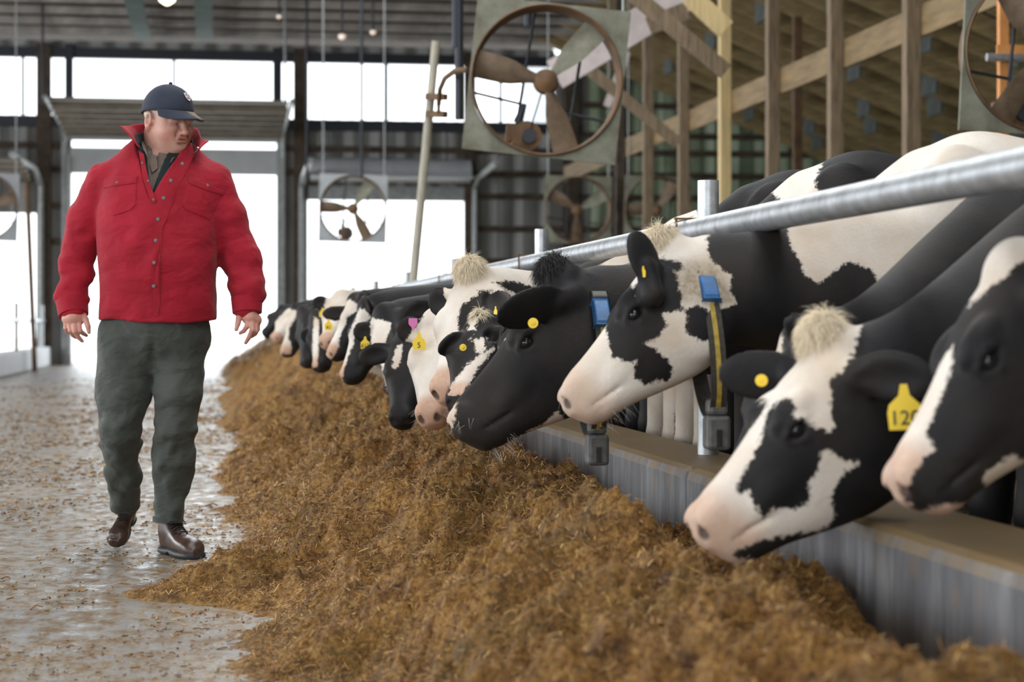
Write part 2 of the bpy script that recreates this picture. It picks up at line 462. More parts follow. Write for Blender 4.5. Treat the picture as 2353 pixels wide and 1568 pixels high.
nz = N.new('ShaderNodeTexNoise'); nz.inputs['Scale'].default_value = 1.1; nz.inputs['Detail'].default_value = 4; L.new(mp.outputs['Vector'], nz.inputs['Vector'])
rp = N.new('ShaderNodeValToRGB'); L.new(nz.outputs['Fac'], rp.inputs['Fac']); e = rp.color_ramp.elements
e[0].position = 0.40; e[0].color = (0.05, 0.033, 0.02, 1); e[1].position = 0.64; e[1].color = (0.42, 0.36, 0.30, 1); e.new(0.57).color = (0.10, 0.065, 0.035, 1)
L.new(rp.outputs['Color'], b.inputs['Base Color']); b.inputs['Roughness'].default_value = 0.8
M['deck_pale'] = m
structure(rf.build('ceiling_lean_to', M['deck_pale']))
structure(MB().box((16.2, -12, 0), (16.4, 47, 4.0)).build('wall_right', M['wall_green']))
wn = MB()                                                            # near gable behind the photographer, with its wide doorway
wn.box((-16, -12.2, 0), (-7.5, -12, CEIL + 0.2)); wn.box((2.0, -12.2, 0), (16.2, -12, CEIL + 0.2)); wn.box((-7.5, -12.2, 5.2), (2.0, -12, CEIL + 0.2))
structure(wn.build('wall_near', M['wall']))

# joists over the alley
M['joist'] = plain('pale dusty joist', (0.40, 0.37, 0.34), 0.7, var=0.4, scale=1.5)
me0 = None
for i, y in enumerate(np.arange(34.6, 45.5, 1.45)):
    if me0 is None:
        jo = MB().box((-16, -0.03, -0.03), (7.9, 0.03, 0.12)).build('ceiling_joist', M['joist']); me0 = jo.data
    else:
        jo = link('ceiling_joist', me0)
    jo.location = (0, y, CEIL + 0.1)
    tag(jo, 'long pale ceiling joist crossing above the drive alley', 'joist', 'ceiling joists over the alley')
# teal boards running along the ceiling
M['teal'] = plain('faded teal board', (0.10, 0.17, 0.16), 0.7, var=0.3, scale=3)
for px, lab in ((315, 'faded teal board on the ceiling, nearer the left wall post'), (468, 'faded teal board on the ceiling above the raised door')):
    x = float(at_Y(px, 60, 41)[0])
    tag(MB().box((x - 0.18, 36, CEIL - 0.06), (x + 0.18, 44.5, CEIL - 0.025)).build('ceiling_board', M['teal']), lab, 'board', 'teal ceiling boards')
# rafters and purlins of the lean-to
rme = None
M['rafter'] = plain('greenish aged rafter', (0.34, 0.25, 0.12), 0.75, var=0.45, scale=4, stretch=(0.7, 5, 5), bump=0.15)
for i, y in enumerate(np.arange(13.0, 45.5, 1.22)):
    if rme is None:
        ro = MB().bar((7.0, 0, 0.36), (16.3, 0, -3.36), 0.09, 0.30).build('roof_rafter', M['rafter']); rme = ro.data
    else:
        ro = link('roof_rafter', rme)
    ro.location = (0, y, CEIL + 0.05)
    tag(ro, 'greenish brown rafter sloping down to the right over the stalls', 'rafter', 'rafters of the stall roof')
bme = None
M['block'] = plain('blue grey blocking', (0.085, 0.10, 0.092), 0.7, var=0.4, scale=3)
for i, y in enumerate(np.arange(13.0, 44.0, 1.22)):
    if i % 3 == 1: continue
    for j, x in enumerate(np.arange(8.5, 15.6, 1.55)):
        x = x + 0.5 * ((i * 7 + j * 3) % 3)
        if bme is None:
            o = MB().box((-0.025, 0.045, -0.32), (0.025, 0.75, 0.12)).build('roof_block', M['block']); bme = o.data
        else:
            o = link('roof_block', bme)
        o.location = (x, y, CEIL - 0.4 * (x - 7.9) - 0.02)
        tag(o, 'short dull grey block fixed between rafters of the stall roof', 'block', 'blocks between the stall rafters')

# timber posts between the stalls, with their long header beam
HX = 6.9
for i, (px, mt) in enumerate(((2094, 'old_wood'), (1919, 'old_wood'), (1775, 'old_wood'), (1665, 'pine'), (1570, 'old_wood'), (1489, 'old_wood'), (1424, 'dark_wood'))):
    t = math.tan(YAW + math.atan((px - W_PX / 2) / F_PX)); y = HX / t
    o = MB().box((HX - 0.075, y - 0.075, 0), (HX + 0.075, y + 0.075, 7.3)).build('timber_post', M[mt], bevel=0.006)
    lab = {1665: 'bright pale pine roof post between darker timber posts', 2094: 'brown timber roof post nearest the right hand fan',
           1919: 'brown timber roof post standing second from the right hand fan', 1775: 'brown timber roof post just right of the pale pine post',
           1570: 'brown timber roof post just left of the pale pine post', 1489: 'brown timber roof post second left of the pale pine post',
           1424: 'dark timber roof post seen beside the big round fan'}[px]
    tag(o, lab, 'post', 'roof posts along the stalls')
y0 = HX / math.tan(YAW + math.atan((2260 - W_PX / 2) / F_PX))
zb = 3.98
M['beam'] = plain('sawn header beam', (0.22, 0.15, 0.07), 0.7, var=0.35, scale=3, stretch=(5, 0.6, 5))
tag(MB().box((HX + 0.08, y0 - 3, zb - 0.16), (HX + 0.13, 40, zb + 0.16)).build('header_beam', M['beam'], bevel=0.005), 'long sawn header beam bolted across the stall roof posts', 'beam')
for px, py0, py1 in ((1832, 200, 395),):
    p = at(px, py0, 34); q = at(px, py1, 34)
    tag(MB().bar((p[0], p[1], p[2] + 1.2), (p[0], p[1], 0), 0.14, 0.14).build('stall_post', M['rust']), 'slim reddish post in the stalls behind the header beam', 'post')
# diagonal braces
def brace(name, a, b, w, h, mat, lab, cat='brace'):
    return tag(MB().bar(a, b, w, h).build(name, mat), lab, cat)
brace('roof_brace', at(1275, 172, 23), at(1640, -50, 23), 0.06, 0.36, M['white_board'], 'wide whitewashed diagonal brace under the roof behind the big fan')
brace('roof_brace', at(1435, -30, 21), at(1668, 165, 21), 0.06, 0.17, M['old_wood'], 'brown diagonal brace running down to the pale pine post')
brace('roof_brace', at(1300, 115, 26), at(1560, 330, 26), 0.06, 0.15, M['old_wood'], 'brown diagonal brace sloping down behind the fan blades')
brace('roof_brace', at(1490, 60, 22), at(1580, 25, 22), 0.07, 0.2, M['old_wood'], 'short brown knee brace at the top of a roof post')
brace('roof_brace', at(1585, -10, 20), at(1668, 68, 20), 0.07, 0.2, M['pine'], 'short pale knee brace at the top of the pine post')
brace('roof_brace', at(1395, 245, 30), at(1440, 120, 30), 0.05, 0.12, M['white_board'], 'thin pale strut beside the dark timber post')

# raised sectional door and its tracks
M['door_panel'] = plain('ribbed door panel', (0.20, 0.17, 0.13), 0.6, 0.1, var=0.25, scale=3)
M['door_white'] = plain('pale door panel', (0.50, 0.53, 0.55), 0.5, 0.1, var=0.1, scale=2)
dd = empty('door_1', (0, Y_END, 0)); structure(dd)
def local(mb, name, mat, parent):
    o = mb.build(name, mat); o.parent = parent
    o.matrix_parent_inverse = Matrix.Translation(-Vector(parent.location)); return o
def dz(py): return ez(py, 400)
local(MB().box((DOOR_X[0], Y_END - 0.2, DOOR_Z), (DOOR_X[1], Y_END - 0.14, dz(343))), 'lower_panel', M['door_white'], dd)
local(MB().box((DOOR_X[0], Y_END - 0.2, dz(327)), (DOOR_X[1], Y_END - 0.14, dz(300))), 'upper_panel', M['door_white'], dd)
pl = MB()
for i in range(6):
    y = Y_END - 0.5 - i * 0.75; z = dz(306) + 0.036 * i
    pl.box((DOOR_X[0] - 0.1, y - 0.70, z), (DOOR_X[1] + 0.1, y, z + 0.05)); pl.box((DOOR_X[0] - 0.1, y - 0.10, z - 0.15), (DOOR_X[1] + 0.1, y, z))
local(pl, 'raised_panel', M['door_panel'], dd)
for x in (DOOR_X[0] - 0.16, DOOR_X[1] + 0.16):
    local(MB().tube([(x, Y_END - 0.2, 0), (x, Y_END - 0.2, dz(330)), (x, Y_END - 0.7, dz(302)), (x, Y_END - 5.2, dz(306) + 0.2)], 0.05, 8), 'door_track', M['grey_steel'], dd)
d2 = empty('door_2', (0, Y_END, 0)); structure(d2)
for x, sx in ((OPEN_X[0] - 0.08, 1), (OPEN_X[1] + 0.08, 1)):
    a = OPEN_Z + 0.25
    local(MB().tube([(x, Y_END - 0.3, 0), (x, Y_END - 0.3, a), (x + 0.03, Y_END - 0.8, a + 0.25), (x + 0.05, Y_END - 3.6, a + 0.35)], 0.07, 8), 'door_track', M['grey_steel'], d2)
rl = MB().box((OPEN_X[0] + 0.1, Y_END - 1.5, OPEN_Z + 0.42), (OPEN_X[1] - 0.1, Y_END - 0.3, OPEN_Z + 0.46))
rl.tube([(OPEN_X[0] + 0.1, Y_END - 0.45, OPEN_Z + 0.65), (OPEN_X[1] - 0.05, Y_END - 0.45, OPEN_Z + 0.65)], 0.27, 20)
local(rl, 'rolled_curtain', M['door_white'], d2)
d3 = empty('door_3', (0, Y_END, 0)); structure(d3)
x = LEFT_X[1] + 0.03; a = LEFT_Z + 0.6
local(MB().tube([(x, Y_END - 0.3, 0), (x, Y_END - 0.3, a), (x - 0.1, Y_END - 0.9, a + 0.35), (x - 0.35, Y_END - 3.2, a + 0.45)], 0.07, 8), 'door_track', M['grey_steel'], d3)
r3 = MB()
for i in range(5): r3.box((LEFT_X[0], Y_END - 0.6 - i * 0.6, LEFT_Z + 0.7 + 0.06 * i), (x - 0.2, Y_END - 0.1 - i * 0.6, LEFT_Z + 0.76 + 0.06 * i))
local(r3, 'raised_panel', M['door_panel'], d3)

# feed kerb on the cow side (one poured run with joints), and the one across the alley
m, N, L, b = new_mat('stained kerb concrete')
tc = N.new('ShaderNodeTexCoord'); mp = N.new('ShaderNodeMapping'); mp.inputs['Scale'].default_value = (3, 3, 0.45)
L.new(tc.outputs['Object'], mp.inputs['Vector'])
nz = N.new('ShaderNodeTexNoise'); nz.inputs['Scale'].default_value = 3.2; nz.inputs['Detail'].default_value = 7; nz.inputs['Roughness'].default_value = 0.7; L.new(mp.outputs['Vector'], nz.inputs['Vector'])
rp = N.new('ShaderNodeValToRGB'); L.new(nz.outputs['Fac'], rp.inputs['Fac'])
e = rp.color_ramp.elements; e[0].position = 0.3; e[0].color = (0.045, 0.046, 0.05, 1); e[1].position = 0.75; e[1].color = (0.26, 0.26, 0.27, 1)
e.new(0.5).color = (0.115, 0.118, 0.128, 1)
gm = N.new('ShaderNodeNewGeometry'); sp = N.new('ShaderNodeSeparateXYZ'); L.new(gm.outputs['Normal'], sp.inputs['Vector'])
n4 = N.new('ShaderNodeTexNoise'); n4.inputs['Scale'].default_value = 9; n4.inputs['Detail'].default_value = 6; L.new(tc.outputs['Object'], n4.inputs['Vector'])
mu = N.new('ShaderNodeMath'); mu.operation = 'MULTIPLY_ADD'; L.new(sp.outputs['Z'], mu.inputs[0]); mu.inputs[1].default_value = 0.75; 
sb = N.new('ShaderNodeMath'); sb.operation = 'SUBTRACT'; L.new(n4.outputs['Fac'], sb.inputs[0]); sb.inputs[1].default_value = 0.52; L.new(sb.outputs[0], mu.inputs[2])
cl = N.new('ShaderNodeMapRange'); L.new(mu.outputs[0], cl.inputs['Value']); cl.inputs['From Min'].default_value = 0.05; cl.inputs['From Max'].default_value = 0.5
mx = N.new('ShaderNodeMix'); mx.data_type = 'RGBA'; L.new(cl.outputs['Result'], mx.inputs['Factor']); L.new(rp.outputs['Color'], mx.inputs[6]); mx.inputs[7].default_value = (0.20, 0.135, 0.065, 1)
L.new(mx.outputs[2], b.inputs['Base Color']); b.inputs['Roughness'].default_value = 0.5
bp = N.new('ShaderNodeBump'); bp.inputs['Strength'].default_value = 0.4; bp.inputs['Distance'].default_value = 0.01; L.new(nz.outputs['Fac'], bp.inputs['Height']); L.new(bp.outputs['Normal'], b.inputs['Normal'])
M['kerb'] = m
CURB_X0, CURB_X1, CURB_Z = 1.46, 1.80, 0.476
kb_labels = {}
edges = [2.2, 6.16, 9.8, 13.5, 17.1, 20.8, 24.4, 28.1, 34, 40, 45.8]
for i in range(len(edges) - 1):
    sgx = 3; 
    o = MB().box((CURB_X0, edges[i] + 0.006, 0), (CURB_X1, edges[i + 1] - 0.006, CURB_Z)).build('feed_kerb', M['kerb'], bevel=0.035)
    tag(o, ['stained concrete kerb block under the nearest cow heads', 'pale concrete kerb block beneath the cow with the blue collar tag', 'concrete kerb block under the cluster of white faced cows'][i] if i < 3 else 'concrete kerb block further down the feed line',
        'kerb', 'kerb blocks along the feed line')
structure(MB().box((CURB_X1, -2, 0), (6.2, 45.8, 0.1)).build('floor_cow_alley', M['floor']))
M['kerb_pale'] = plain('pale painted kerb', (0.60, 0.62, 0.64), 0.6, var=0.12, scale=4)
tag(MB().box((-3.98, 14, 0), (-3.7, 45.7, 0.42)).build('feed_kerb', M['kerb_pale'], bevel=0.03), 'pale low kerb along the left side of the drive alley', 'kerb')
# left hand rail
lr = empty('neck_rail', (-3.85, 30, 0)); tag(lr, 'pale steel rail on posts above the left kerb', 'rail')
o = MB().tube([(0, -15, 1.0), (0, 15.6, 1.0)], 0.05, 10).build('rail_pipe', M['galv'], lr, smooth=True)
for y in (3.5, 9.5, 13.0, 15.2):
    MB().tube([(0, y, 0.42), (0, y, 1.35)], 0.035, 8).build('rail_post', M['rust'] if y < 10 else M['galv'], lr, smooth=True)
tag(MB().tube([at_Y(62, 420, 40), (at_Y(80, 745, 40)[0], 40, 0.0)], 0.05, 8).build('leaning_pole', M['rust'], smooth=True), 'thin leaning pole in the bright doorway at the left', 'pole')
# ------------------------------------------------------------------ cows
m, N, L, b = new_mat('short cow coat')
tc = N.new('ShaderNodeTexCoord')
def anode(name):
    a = N.new('ShaderNodeAttribute'); a.attribute_name = name; return a.outputs['Fac']
n1 = N.new('ShaderNodeTexNoise'); n1.inputs['Scale'].default_value = 60; n1.inputs['Detail'].default_value = 5; n1.inputs['Roughness'].default_value = 0.75
n2 = N.new('ShaderNodeTexNoise'); n2.inputs['Scale'].default_value = 5; n2.inputs['Detail'].default_value = 5
n3 = N.new('ShaderNodeTexNoise'); n3.inputs['Scale'].default_value = 230; n3.inputs['Detail'].default_value = 3
for n in (n1, n2, n3): L.new(tc.outputs['Object'], n.inputs['Vector'])
def mth(op, a, b2, c=None):
    n = N.new('ShaderNodeMath'); n.operation = op
    for i, v in enumerate((a, b2, c)):
        if v is None: continue
        if isinstance(v, (int, float)): n.inputs[i].default_value = v
        else: L.new(v, n.inputs[i])
    return n.outputs[0]
def cmix(f, a, b2):
    n = N.new('ShaderNodeMix'); n.data_type = 'RGBA'
    if isinstance(f, float): n.inputs['Factor'].default_value = f
    else: L.new(f, n.inputs['Factor'])
    for i, v in ((6, a), (7, b2)):
        if isinstance(v, tuple): n.inputs[i].default_value = (*v, 1)
        else: L.new(v, n.inputs[i])
    return n.outputs[2]
def rng_node(v, a, b2, lo=0.0, hi=1.0):
    n = N.new('ShaderNodeMapRange'); L.new(v, n.inputs['Value'])
    n.inputs['From Min'].default_value = a; n.inputs['From Max'].default_value = b2
    n.inputs['To Min'].default_value = lo; n.inputs['To Max'].default_value = hi
    return n.outputs['Result']
jit = mth('MULTIPLY', mth('SUBTRACT', n1.outputs['Fac'], 0.5), 0.045)
coat = rng_node(mth('ADD', anode('coat'), jit), -0.0035, 0.0035)
white = cmix(rng_node(n2.outputs['Fac'], 0.38, 0.68), (0.76, 0.71, 0.65), (0.61, 0.51, 0.41))
white = cmix(mth('MULTIPLY', rng_node(n3.outputs['Fac'], 0.3, 0.7), 0.25), white, (0.5, 0.42, 0.34))
dirt = mth('MULTIPLY', anode('dirt'), rng_node(n1.outputs['Fac'], 0.3, 0.62, 0.35, 0.95))
white = cmix(dirt, white, (0.30, 0.235, 0.155))
pinkv = mth('MULTIPLY', anode('pink'), rng_node(n1.outputs['Fac'], 0.2, 0.55, 0.6, 1.0))
white = cmix(pinkv, white, (0.53, 0.33, 0.235))
black = cmix(rng_node(n2.outputs['Fac'], 0.35, 0.7), (0.010, 0.010, 0.012), (0.028, 0.024, 0.021))
col = cmix(coat, white, black)
col = cmix(anode('dark'), col, (0.03, 0.02, 0.018))
L.new(col, b.inputs['Base Color'])
b.inputs['Roughness'].default_value = 0.62
b.inputs['Specular IOR Level'].default_value = 0.22
mpb = N.new('ShaderNodeMapping'); mpb.inputs['Scale'].default_value = (70, 220, 70); L.new(tc.outputs['Object'], mpb.inputs['Vector'])
nb = N.new('ShaderNodeTexNoise'); nb.inputs['Scale'].default_value = 1.0; nb.inputs['Detail'].default_value = 3; L.new(mpb.outputs['Vector'], nb.inputs['Vector'])
bp = N.new('ShaderNodeBump'); bp.inputs['Strength'].default_value = 0.35; bp.inputs['Distance'].default_value = 0.004
L.new(nb.outputs['Fac'], bp.inputs['Height']); L.new(bp.outputs['Normal'], b.inputs['Normal'])
M['coat'] = m
M['eye'] = plain('dark wet eye', (0.012, 0.011, 0.015), 0.05)
M['eye_rim'] = plain('pale eye rim', (0.30, 0.28, 0.33), 0.35)
M['cream_hair'] = plain('cream hair', (0.92, 0.80, 0.60), 0.6, var=0.08, scale=30)
M['black_hair'] = plain('black hair', (0.015, 0.014, 0.014), 0.5)
M['white_hair'] = plain('white hair', (0.75, 0.72, 0.70), 0.6)
M['yellow'] = plain('yellow tag plastic', (0.85, 0.60, 0.03), 0.4)
M['pink_tag'] = plain('pink tag plastic', (0.62, 0.16, 0.42), 0.4)
M['ink'] = plain('black tag ink', (0.02, 0.02, 0.02), 0.5)
M['blue'] = plain('scuffed blue plastic', (0.02, 0.15, 0.42), 0.35, col2=(0.03, 0.09, 0.2), scale=40)
M['black_plastic'] = plain('dusty black plastic', (0.025, 0.024, 0.022), 0.4, var=0.3, scale=40)
M['buckle'] = plain('grey collar weight', (0.10, 0.10, 0.10), 0.5, var=0.3, scale=40)
M['strap'] = plain('dirty black webbing', (0.045, 0.04, 0.032), 0.7, var=0.4, scale=60)
M['strap_stripe'] = plain('yellow webbing stripe', (0.42, 0.30, 0.05), 0.7, var=0.3, scale=60)

def unit(v): v = np.array(v, float); return v / np.linalg.norm(v)
def strands(name, roots, dirs, droop, length, r, mat, parent, seg=4, curl=0.0):
    """Tapering three-sided hairs, one mesh."""
    n = len(roots); roots = np.array(roots, float); dirs = np.array(dirs, float)
    dirs /= np.linalg.norm(dirs, axis=1)[:, None]
    L_ = np.broadcast_to(np.array(length, float), (n,)); droop = np.array(droop, float)
    a = np.cross(dirs, rng.normal(size=(n, 3))); a /= np.linalg.norm(a, axis=1)[:, None] + 1e-9
    b2 = np.cross(dirs, a)
    V = np.zeros((n, seg + 1, 3, 3)); p = roots.copy(); d = dirs.copy()
    for i in range(seg + 1):
        rad = r * (1 - 0.85 * i / seg)
        for k2 in range(3):
            an = 2 * math.pi * k2 / 3
            V[:, i, k2] = p + (a * math.cos(an) + b2 * math.sin(an)) * rad
        p = p + d * (L_ / seg)[:, None]
        d = d + droop / seg + rng.normal(size=(n, 3)) * curl; d /= np.linalg.norm(d, axis=1)[:, None]
    F = []
    base = (np.arange(n) * (seg + 1) * 3)[:, None]
    for i in range(seg):
        for k2 in range(3):
            F.append(base + np.array([i*3+k2, i*3+(k2+1) % 3, (i+1)*3+(k2+1) % 3, (i+1)*3+k2])[None])
    return link(name, mesh_np(name, V.reshape(-1, 3), np.concatenate(F)), mat, parent)

HU = [-0.05, 0.0, 0.06, 0.13, 0.20, 0.27, 0.34, 0.40, 0.45, 0.49, 0.52, 0.535]
HT = [-0.03, 0.012, 0.026, 0.028, 0.018, 0.006, 0.000, -0.002, -0.002, -0.010, -0.030, -0.055]
HB = [-0.18, -0.225, -0.262, -0.276, -0.266, -0.240, -0.208, -0.180, -0.163, -0.148, -0.124, -0.075]
HW = [0.055, 0.078, 0.096, 0.107, 0.110, 0.099, 0.081, 0.068, 0.060, 0.058, 0.050, 0.026]

def make_cow(name, label, Y, poll, muzzle, roll=0.0, h=0.011, base='b', polys=(), body='mix', ears=('b', 'b'), ear_tips=(None, None),
             ear_n=(None, None), pink=1.0, tuft=None, tuft_n=0, mirror=True, dirt=None, chest=1.95, whisk=0, seed=0, lift=0.0, neck_h=1.0, dip=-0.10, deep=1.0, ear_base=(None, None), slim=1.0):
    O = np.array([chest, Y, 0.0])
    P = np.array(poll, float) - O; Mz = np.array(muzzle, float) - O
    L_ = np.linalg.norm(Mz - P); s = L_ / 0.525
    U = (Mz - P) / L_
    W = unit(np.cross((0, 0, 1.0), U + np.array([-0.25, 0, 0])))
    W = unit(W - U * (W @ U)); V = np.cross(U, W)
    cr, sr = math.cos(math.radians(roll)), math.sin(math.radians(roll))
    V, W = V * cr + W * sr, W * cr - V * sr
    def hp(u, v, w): return P + s * (u * U + v * V + w * W)
    R = np.stack([U, V, W])
    # ears: (near = +w, far = -w)
    E = []
    for sgn, tip, en, eb in ((1, ear_tips[0], ear_n[0], ear_base[0]), (-1, ear_tips[1], ear_n[1], ear_base[1])):
        a = hp(0.045, -0.045, sgn * 0.082) if eb is None else np.array(eb) - O
        tp = np.array(tip) - O if tip is not None else hp(0.05, -0.095, sgn * 0.285)
        d = tp - a; le = np.linalg.norm(d); d /= le
        nn = unit(np.array(en, float)) if en is not None else unit(U * 0.75 + V * 0.55 - W * sgn * 0.1)
        nn = unit(nn - d * (nn @ d)); sd = np.cross(d, nn)
        E.append((a, tp, d, nn, sd, le))
    pts = np.array([hp(u, v, w) for u in (-0.1, 0.56) for v in (-0.3, 0.06) for w in (-0.13, 0.13)] + [e[1] + dd for e in E for dd in (0.06, -0.06)])
    lo = pts.min(0) - 0.01; hi = pts.max(0) + 0.01
    Hh = max(0.026, h * 2.2)
    xs = axis_grid([(lo[0], hi[0], h), (hi[0], 2.0, Hh)])
    ya, yb = min(-0.46, lo[1] - 0.06), max(0.46, hi[1] + 0.06)
    ys = axis_grid([(ya, lo[1], Hh * .8), (lo[1], hi[1], h), (hi[1], yb, Hh * .8)])
    zl = max(lo[2], 0.02)
    zs = axis_grid([(-0.03, zl, Hh), (zl, hi[2], h), (hi[2], max(1.62 + lift, hi[2] + 0.1), Hh)])
    f = Field(xs, ys, zs)
    # trunk
    bx = [-0.04, 0.06, 0.18, 0.36, 0.62, 1.0, 1.38, 1.64, 1.76, 1.80]
    bt = np.array([1.04, 1.20, 1.335, 1.445, 1.425, 1.41, 1.445, 1.42, 1.32, 1.2]) + lift
    bb = [0.98, 0.80, 0.70, 0.665, 0.62, 0.58, 0.63, 0.80, 0.98, 1.1]
    bw = np.array([0.05, 0.15, 0.205, 0.25, 0.29, 0.33, 0.315, 0.26, 0.17, 0.06]) * slim
    f.add(lambda Q: f_loft(Q, (0, 0, 0), (1, 0, 0), (0, 0, 1), (0, 1, 0), bx, bt, bb, bw, 2.3, lambda u: -0.22 * sstep(1.2, 0.3, u)),
          (-0.05, -0.42, 0.5), (1.82, 0.42, 1.55 + lift), 0.03)
    for sg in (-1, 1):
        f.ell((0.30, sg * 0.165, 1.10 + lift), (0.15, 0.09, 0.30), k=0.06)                     # shoulder
        f.ell((1.36, sg * 0.27, 1.36 + lift), (0.10, 0.06, 0.07), k=0.06)                      # hook bone
        f.ell((1.50, sg * 0.17, 1.05), (0.2, 0.11, 0.28), k=0.06)                              # thigh
        f.chain([(0.24, sg*0.16, 0.78), (0.20, sg*0.165, 0.42), (0.22, sg*0.165, 0.12), (0.19, sg*0.165, 0.045)], [0.095, 0.056, 0.042, 0.055], 0.04)
        f.chain([(1.46, sg*0.19, 0.86), (1.40, sg*0.20, 0.66), (1.62, sg*0.20, 0.47), (1.57, sg*0.20, 0.14), (1.53, sg*0.20, 0.045)], [0.14, 0.085, 0.052, 0.043, 0.055], 0.04)
    f.ell((1.22, 0, 0.60), (0.24, 0.19, 0.16), k=0.05)
    f.chain([(1.72, 0, 1.40 + lift), (1.84, 0, 1.28), (1.86, 0, 0.85), (1.85, 0, 0.55)], [0.045, 0.03, 0.02, 0.035], 0.03)
    # neck
    N1 = hp(0.015, -0.125, 0); N0 = np.array([0.34, 0, 1.09 + lift])
    p1 = N0 + np.array([-0.36, 0, dip]); p2 = N1 + 0.24 * unit(-0.55 * U + np.array([1.0, 0, 0.05])) + np.array([0, 0, 0.5 * dip])
    def bez(t): return (1-t)**3 * N0 + 3*(1-t)**2*t * p1 + 3*(1-t)*t*t * p2 + t**3 * N1
    neck_c = []
    n_el = 15
    for i in range(n_el):
        t = i / (n_el - 1); c = bez(t); tg = unit(bez(min(1, t + .02)) - bez(max(0, t - .02)))
        up = np.array([0, 0, 1.0]) + 0.5 * V * t; nn = unit(up - tg * (up @ tg)); lt = np.cross(tg, nn)
        hh = (0.31 * (1-t)**1.6 + 0.135 * s * (1 - (1-t)**1.6)) * (neck_h if 0.1 < t < 0.9 else 1); ww = 0.17 * (1-t) + 0.088 * s * t
        f.ell(c, (0.11, hh, ww), np.stack([tg, nn, lt]), k=0.05)
        neck_c.append((c, tg, nn, lt, hh, ww))
    # head
    f.add(lambda Q: f_loft(Q, P, U, V, W, np.array(HU) * s, np.array(HT) * s, np.array(HB) * s * deep, np.array(HW) * s, 2.5, lambda u: 0.28 * sstep(0.42, 0.25, u / s)),
          lo - 0.02, hi + 0.02, 0.03)
    f.ell(hp(-0.005, 0.0, 0), np.array((0.06, 0.048, 0.068)) * s, R, k=0.03)
    if tuft and tuft_n > 200: f.ell(hp(-0.012, 0.034, 0), np.array((0.052, 0.046, 0.046)) * s, R, k=0.02)
    for sg in (-1, 1):
        f.ell(hp(0.12, -0.16 * deep, sg * 0.062), np.array((0.10, 0.10 * deep, 0.045)) * s, R, k=0.04)
        f.ell(hp(0.200, -0.004, sg * 0.082), np.array((0.055, 0.028, 0.028)) * s, R, k=0.025)
        f.ell(hp(0.30, -0.10, sg * 0.062), np.array((0.10, 0.03, 0.02)) * s, R, k=0.03)       # cheek ridge
        f.ell(hp(0.490, -0.040, sg * 0.040), np.array((0.036, 0.028, 0.022)) * s, R, k=0.02)
        f.ell(hp(0.226, -0.038, sg * 0.116), np.array((0.030, 0.022, 0.020)) * s, R, k=0.012, cut=True)
        f.chain([hp(0.190, -0.030, sg * 0.107), hp(0.220, -0.017, sg * 0.108), hp(0.254, -0.030, sg * 0.102)], [0.008*s, 0.010*s, 0.007*s], 0.01)
        f.chain([hp(0.194, -0.050, sg * 0.106), hp(0.226, -0.062, sg * 0.106), hp(0.256, -0.046, sg * 0.100)], [0.006*s, 0.008*s, 0.006*s], 0.01)
        Rn = np.stack([unit(U - 0.9 * V), unit(V + 0.9 * U), W])
        f.ell(hp(0.527, -0.052, sg * 0.035), np.array((0.032, 0.014, 0.015)) * s, Rn, k=0.008, cut=True)
        Rm = np.stack([unit(U + 0.30 * V), unit(V - 0.30 * U), W])
        f.ell(hp(0.452, -0.118, sg * 0.066), np.array((0.060, 0.0045, 0.022)) * s, Rm, k=0.008, cut=True)
    f.ell(hp(0.485, -0.080, 0), np.array((0.042, 0.045, 0.056)) * s, R, k=0.03)
    f.ell(hp(0.450, -0.135, 0), np.array((0.05, 0.028, 0.044)) * s, R, k=0.02)
    for a, tp, d, nn, sd, le in E:
        f.cone(a - d * 0.02, a + d * 0.06, 0.034 * s, 0.03 * s, 0.03)
        f.ell(a + d * le * 0.54, (le * 0.5, 0.016, 0.062 * s), np.stack([d, nn, sd]), k=0.015)
        f.ell(a + d * le * 0.56 + nn * 0.030, (le * 0.38, 0.026, 0.044 * s), np.stack([d, nn, sd]), k=0.012, cut=True)
    Vt, F = f.mesh(2)
    # coat pattern
    q = (Vt - P) / s
    u, v, w = q @ U, q @ V, q @ W
    headm = (u > -0.03) & (np.abs(v + 0.1) < 0.3) & (np.abs(w) < 0.3) & (u < 0.6)
    Vm = Vt.copy()
    if mirror:
        wm = np.where(w < 0, -w, w)
        Vm[headm] = (P + s * (u[:, None] * U + v[:, None] * V + wm[:, None] * W))[headm]
        Vm[~headm, 1] = -np.abs(Vm[~headm, 1])
    px, py, dpt = project(Vm + O)
    sc = F_PX / dpt
    x, y, z = Vt.T
    if body == 'mix':
        fb = (fbm(x * 1.5 + seed * 3.1, y * 1.5 + seed, z * 1.5, 3, seed) + 0.12) * 0.25
    else:
        fb = np.full(len(Vt), 0.3 if body == 'b' else -0.3)
    fb0 = np.full(len(Vt), 0.3 if base == 'b' else -0.3)
    tb = sstep(-0.05, 0.25, x)
    fld = fb0 * (1 - tb) + fb * tb
    fld = np.where((z < 0.45), -0.2, fld) if body == 'mix' else fld
    for c, poly in polys:
        d = poly_sdf(px, py, poly) / sc
        fld = np.maximum(fld, d) if c == 'b' else np.minimum(fld, -d)
    for i, (a, tp, d, nn, sd, le) in enumerate(E):
        r = Vt - a
        al = r @ d
        mk = np.minimum(np.minimum(al - (0.045 if ear_base[i] is None else -0.07), le * 1.15 - al), np.minimum(0.055 - np.abs(r @ nn), 0.085 * s - np.abs(r @ sd)))
        fld = np.maximum(fld, mk) if ears[i] == 'b' else np.minimum(fld, -mk)
    me = mesh_np(name, Vt, F)
    attr(me, 'coat', np.clip(fld, -0.3, 0.3))
    attr(me, 'pink', pink * np.maximum(sstep(0.405, 0.47, u), 0) * headm)
    nost = np.zeros(len(Vt))
